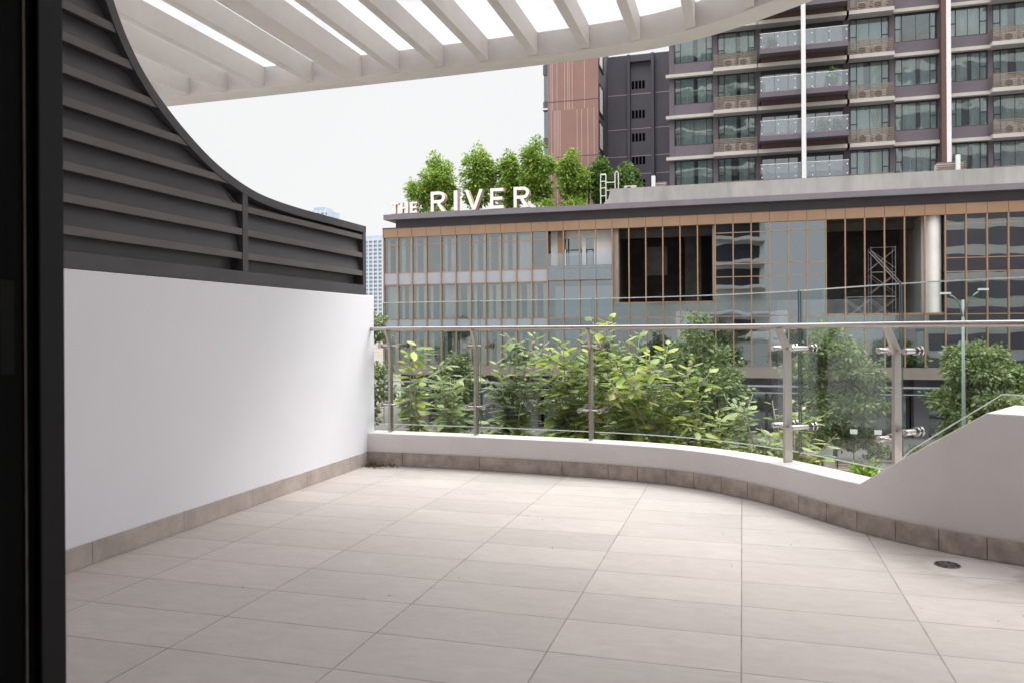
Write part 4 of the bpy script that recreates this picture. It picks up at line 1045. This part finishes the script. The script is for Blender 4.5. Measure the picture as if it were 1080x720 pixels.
# low planting among the roof trees
for i, (x, w, lab) in enumerate(((-12.6, 2.0, 'low rooftop shrub at the foot of the roof lamp'), (-15.0, 1.6, 'low rooftop shrub right of the last letter'), (-24, 2.6, 'low rooftop shrub behind the first letter R'))):
    rg = np.random.default_rng(90 + i); P, A, B_ = cloud(rg, [((x, 61.5, 10.7), (w / 2, .5, .7))], 60, 12, .2, .22)
    tag(link('rooftop_shrub', leaf_mesh('rooftop_shrub', P, A, B_, m_leaf_roof, .12, .1)), lab, 'shrub', 'shrubs on the podium roof')

def round_crown(x, y, z0, z1, w, r, n=16):
    """uneven tiers of flat leafy lobes with gaps between them"""
    e = []; h = z1 - z0; tiers = 6
    for q in range(tiers):
        f = (q + .5) / tiers; rad = w / 2 * (0.34 + 0.66 * math.sin(math.pi * min(1, .12 + f * .85))) * r.uniform(.8, 1.1)
        if f > .85: rad *= .55
        for k in range(max(2, int(n / tiers * (1.3 - f * .6)))):
            a = r.uniform(0, 6.28); d = rad * r.uniform(.25, .85); lw = w * r.uniform(.12, .21)
            e.append(((x + math.cos(a) * d, y + math.sin(a) * d, z0 + h * f * .96 + r.uniform(-.08, .12) * h), (lw, lw, h * r.uniform(.05, .095))))
    return e
street = [(4.75, 46, 1.05, -5.0, 5.4, 'dense rounded street tree between the two right railing posts', 1), (11.3, 46, 0.35, -4.6, 5.6, 'broad street tree behind the pale street lamp', 1),
          (-2.15, 40, 1.75, -5.2, 4.2, 'pointed dark street tree standing behind the big shrubs, mid frame', 0), (-18.3, 50, -0.7, -5.2, 3.0, 'small grey green street tree before the left glass bays', 1),
          (-7.2, 42, 0.95, -5.0, 4.2, 'dark street tree half hidden behind the tallest shrubs', 0), (16.6, 47, -1.0, -5.2, 4.6, 'dark low street tree at the right photo edge', 1)]
for i, (x, y, zt, zc, w, lab, rd) in enumerate(street):
    r = random.Random(140 + i)
    ells = round_crown(x, y, zc, zt, w, r, 36) if rd else cone_crown(x, y, zc, zt, w * 1.1, r, 10)
    tree('street_tree', lab, 'tree', 'trees along the pavement', x, y, GZ + .12, zt - GZ - .3, ells, m_leaf_mid, 860, 19, 0.27, 0.23, 0.13, 170 + i)

# planting bed and the large-leaved shrubs right outside the railing
bed = thing('planter', 'long planting bed just outside the railing', 'planter', (0, 7.5, -0.75))
MB().box(-4.6, 3.2, 8.5, 8.65, -0.95, -0.60).box(-4.6, 3.2, 6.25, 6.4, -0.95, -0.60).box(-4.6, -4.45, 6.401, 8.499, -0.95, -0.60).box(3.05, 3.2, 6.401, 8.499, -0.95, -0.60).build('planter_wall', m_conc, bed)
MB().box(-4.449, 3.049, 6.401, 8.499, -0.94, -0.66).build('soil', m_soil, bed)
MB().box(-4.6, 9, 5.92, 8.7, -6.4, -0.951).build('planter_base', m_own, bed)

def big_shrub(label, x, y, top, spread, nst, seed, leaf, lsize=0.15, dens=1.0, lean=0.0):
    zb = -0.66; r = random.Random(seed); rg = np.random.default_rng(seed)
    t = thing('leafy_shrub', label, 'shrub', (x, y, zb), 'large leaved shrubs outside the railing')
    st = MB(); P = []; A = []; B_ = []
    for k in range(nst):
        a = r.uniform(0, 6.28); d = spread * math.sqrt(r.random())
        hgt = (top - zb) * (1.0 if k == 0 else r.uniform(0.5, 0.97))
        tip = Vector((x + math.cos(a) * d + lean * hgt, y + math.sin(a) * d * .7, zb + hgt)); b0 = Vector((x + r.uniform(-.1, .1), y + r.uniform(-.1, .1), zb))
        mid = b0.lerp(tip, .5) + Vector((-math.cos(a) * d * .22, -math.sin(a) * d * .15, .05)); pts = [b0, b0.lerp(mid, .5) + Vector((0, 0, .03)), mid, mid.lerp(tip, .55) + Vector((r.uniform(-.03, .03), 0, .02)), tip]
        st.tube(pts, [0.013, 0.011, 0.008, 0.006, 0.003], 6)
        shoots = [(pts, 0.25, 1.0)]
        for q in range(r.randint(2, 4)):
            i = r.randint(1, 3); p0 = pts[i].lerp(pts[i + 1], r.random()); aa = r.uniform(0, 6.28); ln = r.uniform(.15, .38)
            p2 = p0 + Vector((math.cos(aa) * ln * .8, math.sin(aa) * ln * .6, ln * r.uniform(.35, .9))); p1 = p0.lerp(p2, .5) + Vector((0, 0, -.02))
            st.tube([p0, p1, p2], [0.006, 0.004, 0.002], 5); shoots.append(([p0, p1, p2], 0.185, .85))
        for sp_, f0, f1 in shoots:
            total = sum((b - a_).length for a_, b in zip(sp_, sp_[1:])); n = max(5, int(total / 0.038 * dens)); ang = r.uniform(0, 6.28)
            for i in range(n):
                f = f0 + (f1 - f0) * i / (n - 1); fi = f * (len(sp_) - 1); j = min(int(fi), len(sp_) - 2)
                p = sp_[j].lerp(sp_[j + 1], fi - j); dr_ = (sp_[j + 1] - sp_[j]).normalized()
                ang += 2.4; up = max(-.25, 0.15 + 0.75 * (f - .75) * 3 * r.uniform(.4, 1.2)) if f > .6 else r.uniform(-.55, .15)
                v = Vector((math.cos(ang), math.sin(ang), up)).normalized() + dr_ * .25; v.normalize()
                ln = lsize * .88 * r.uniform(.4, 1.2) * (1.05 - .35 * max(0, (f - .85) / .15))
                sv = v.cross(Vector((r.uniform(-.5, .5), r.uniform(-.5, .5), 1))).normalized()
                P.append(p + v * .015); A.append(v * ln); B_.append(sv * ln * r.uniform(.19, .25))
    st.build('stem', m_twig, t, smooth='all')
    f = lambda l: np.array([tuple(q) for q in l])
    link('foliage', leaf_mesh('foliage', f(P), f(A), f(B_), leaf, .16, .28), t)

SH = [('tall thin shrub by itself at the left end of the railing', -3.28, 7.75, 0.83, .2, 4, m_leaf_near, .21, .8),
      ('pale upright shrub just left of the second railing post', -2.82, 7.55, 0.66, .26, 6, m_leaf_pale, .18, .85),
      ('pale dense shrub just right of the second railing post', -2.25, 7.7, 0.98, .36, 12, m_leaf_pale, .185, .95),
      ('tallest bright yellow green shrub behind the third railing post', -1.62, 7.6, 1.13, .40, 15, m_leaf_near, .20, .95),
      ('bushy shrub with dark lower leaves right of the third post', -1.12, 7.8, 1.0, .34, 8, m_leaf_near, .195, .95),
      ('open shrub with pale bare stems in the middle of the long glass', -0.80, 7.5, 0.88, .38, 10, m_leaf_near, .195, .85),
      ('medium shrub with yellow tips in front of the pointed tree', -0.28, 7.5, 0.68, .34, 9, m_leaf_near, .15, 1.0),
      ('low spreading shrub just left of the fourth railing post', 0.12, 7.2, 0.42, .34, 11, m_leaf_pale, .17, .85),
      ('sparse shrub with bright tips right behind the fourth post', 0.42, 6.95, 0.40, .16, 5, m_leaf_near, .17, .8)]
for i, (lab, x, y, top, spd, nst, lf, ls, dn) in enumerate(SH): big_shrub(lab, x, y, top, spd, nst, 300 + i, lf, ls, dn)
HD = [(-3.15, 6.75, .42, .10, 'bright round hedge shrub in the left corner outside the railing'), (-2.35, 6.8, .5, .06, 'low hedge shrub below the second railing post'), (-1.6, 6.8, .5, .07, 'low hedge shrub left of the third railing post'),
      (-0.9, 6.75, .5, .06, 'low hedge shrub right of the third railing post'), (-0.25, 6.7, .5, .02, 'low hedge shrub below the long glass panel'), (0.3, 6.65, .34, -.06, 'low hedge shrub at the foot of the fourth railing post'), (0.93, 6.62, .17, -.03, 'small vivid green round shrub at the foot of the parapet ramp')]
for i, (x, y, w, top, lab) in enumerate(HD):
    rg = np.random.default_rng(400 + i); h = (top + .66) / 2
    t = thing('hedge_shrub', lab, 'shrub', (x, y, -.66), 'hedge shrubs outside the railing')
    P, A, B_ = cloud(rg, [((x, y, -.66 + h), (w, .30 if w > .3 else w, h))], 260, 14, .055, .06, .5)
    link('foliage', leaf_mesh('foliage', P, A, B_, m_leaf_hedge, .15, .1), t)
    s_ = MB()
    for k in range(5): s_.tube([(x, y, -.66), (x + random.Random(i * 9 + k).uniform(-.6, .6) * w, y + .05 * (k - 2), top - .12)], [.012, .004], 5)
    s_.build('stem', m_twig, t)

# ------------------------------------------------------------------ street furniture
la = thing('street_lamp', 'pale green street lamp with two arms over the road', 'street lamp', (7.75, 32.5, GZ)); lx_, ly = 7.75, 32.5
MB().tube([(lx_, ly, GZ), (lx_, ly, -2), (lx_, ly, 2.05)], [.08, .062, .045], 10).build('pole', m_pole, la, smooth='all')
for dx, dzz in ((-0.55, 0.22), (0.52, 0.42)):
    arm = MB().tube([(lx_, ly, 1.35), (lx_ + dx * .25, ly - .1, 1.9), (lx_ + dx * .6, ly - .2, 2.05 + dzz * .4), (lx_ + dx * .9, ly - .25, 2.1 + dzz * .55)], .03, 8).build('arm', m_pole, la, smooth='all')
    MB().box(lx_ + min(dx * .85, dx * 1.45), lx_ + max(dx * .85, dx * 1.45), ly - .36, ly - .18, 2.12 + dzz * .6, 2.19 + dzz * .6).build('lamp_head', m_fin_wh, arm)
lw = thing('planter_wall', 'long low stone planter wall beside the pavement', 'wall', (3, 44, GZ + .13))
MB().box(-6, 12, 44, 44.35, GZ + .13, GZ + .72).box(-6, 12, 43.2, 43.6, GZ + .13, GZ + .40).build('wall', m_lowwall, lw)
MB().box(-6.05, 12.05, 43.96, 44.4, GZ + .722, GZ + .80).build('coping', m_pave, lw)
for i, (x, lab) in enumerate(((3.1, 'brown timber bench on the pavement left of the low wall end'), (5.2, 'brown timber bench below the dense rounded street tree'))):
    b = thing('bench', lab, 'bench', (x, 42.2, GZ + .13), 'benches on the pavement')
    m = MB()
    for q in range(4): m.box(x - .8, x + .8, 41.95 + q * .12, 42.05 + q * .12, GZ + .56, GZ + .60)
    m.build('seat', m_slat, b)
    m = MB()
    for q in range(3): m.box(x - .8, x + .8, 42.45, 42.49, GZ + .70 + q * .13, GZ + .79 + q * .13)
    m.build('backrest', m_slat, b)
    for sx in (-.7, .7): MB().box(x + sx - .04, x + sx + .04, 41.98, 42.44, GZ + .13, GZ + .559).box(x + sx - .03, x + sx + .03, 42.41, 42.449, GZ + .561, GZ + 1.05).build('leg', m_frame, b)
for x, lab in ((5.33, 'left of two small white notice plates by the dark shopfront'), (6.45, 'right of two small white notice plates by the dark shopfront')):
    s_ = thing('notice_plate', lab, 'sign', (x, 43.05, GZ + .13), 'notice plates by the shopfront')
    MB().box(x - .17, x + .17, 42.99, 43.02, -4.24, -4.01).build('plate', m_fin_wh, s_); MB().tube([(x, 43.05, GZ + .13), (x, 43.05, -4.02)], .025, 6).build('post', m_frame, s_)
for i, (x, y, w, h, lab) in enumerate(((7.0, 45.2, .9, .75, 'rounded dark shrub behind the low wall under the left notice plate'), (9.0, 45.3, 1.2, .85, 'wide dark shrub behind the low wall under the right notice plate'), (10.9, 45.2, .9, .8, 'dark shrub behind the low wall at the lamp post side'), (1.9, 45.2, 1.0, .8, 'dark shrub behind the low wall left of the dense street tree'))):
    rg = np.random.default_rng(500 + i); P, A, B_ = cloud(rg, [((x, y, GZ + .13 + h * .8), (w, .5, h * .8))], 110, 14, .16, .16)
    tag(link('pavement_shrub', leaf_mesh('pavement_shrub', P, A, B_, m_leaf_mid, .15, .1)), lab, 'shrub', 'shrubs behind the low wall')

# ------------------------------------------------------------------ far towers on the left
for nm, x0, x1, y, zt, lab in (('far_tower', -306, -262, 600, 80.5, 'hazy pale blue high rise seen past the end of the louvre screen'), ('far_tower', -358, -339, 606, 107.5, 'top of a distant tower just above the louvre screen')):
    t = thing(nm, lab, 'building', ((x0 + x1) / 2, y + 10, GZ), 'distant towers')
    MB().box(x0, x1, y, y + 22, GZ, zt - 3).box(x0 + 4, x1 - 4, y + 4, y + 18, zt - 2.99, zt).build('tower_body', m_farwin_hazed, t)
    m = MB()
    z = GZ + 3
    while z < zt - 3: m.box(x0 - .4, x1 + .4, y - .9, y - .01, z, z + 1.1); z += 3.3
    m.build('floor_band', m_far_hazed, t)
    m = MB(); x = x0
    while x < x1: m.box(x, x + 1.2, y - 1.3, y - .91, GZ, zt - 3); x += 4.2
    m.build('vertical_fin', m_far_hazed, t)
# greenery at the foot of the far tower, past the wall end
tree('garden_tree', 'dark tree seen in the gap past the end of the white wall', 'tree', None, -24.5, 49, GZ, 7.2, round_crown(-24.5, 49, -5, 2.2, 4.6, random.Random(9), 18), m_leaf_mid, 400, 16, .3, .24, .14, 77)
# tower behind us on the right, which the podium glass mirrors
nb = thing('neighbour_tower', 'banded residential tower mirrored in the right hand podium glass', 'building', (44, -14, GZ))
MB().box(24, 64, -26, -4, GZ, 48).build('wall', m_own, nb)
for k in range(15): MB().box(23, 65, -5.4, -4.002, GZ + 3.5 * k, GZ + 3.5 * k + 1.0).build('balcony_slab', m_eave2, nb); MB().box(24.5, 63.5, -4.001, -3.98, GZ + 3.5 * k + 1.05, GZ + 3.5 * k + 3.3).build('window_band', m_recess, nb)
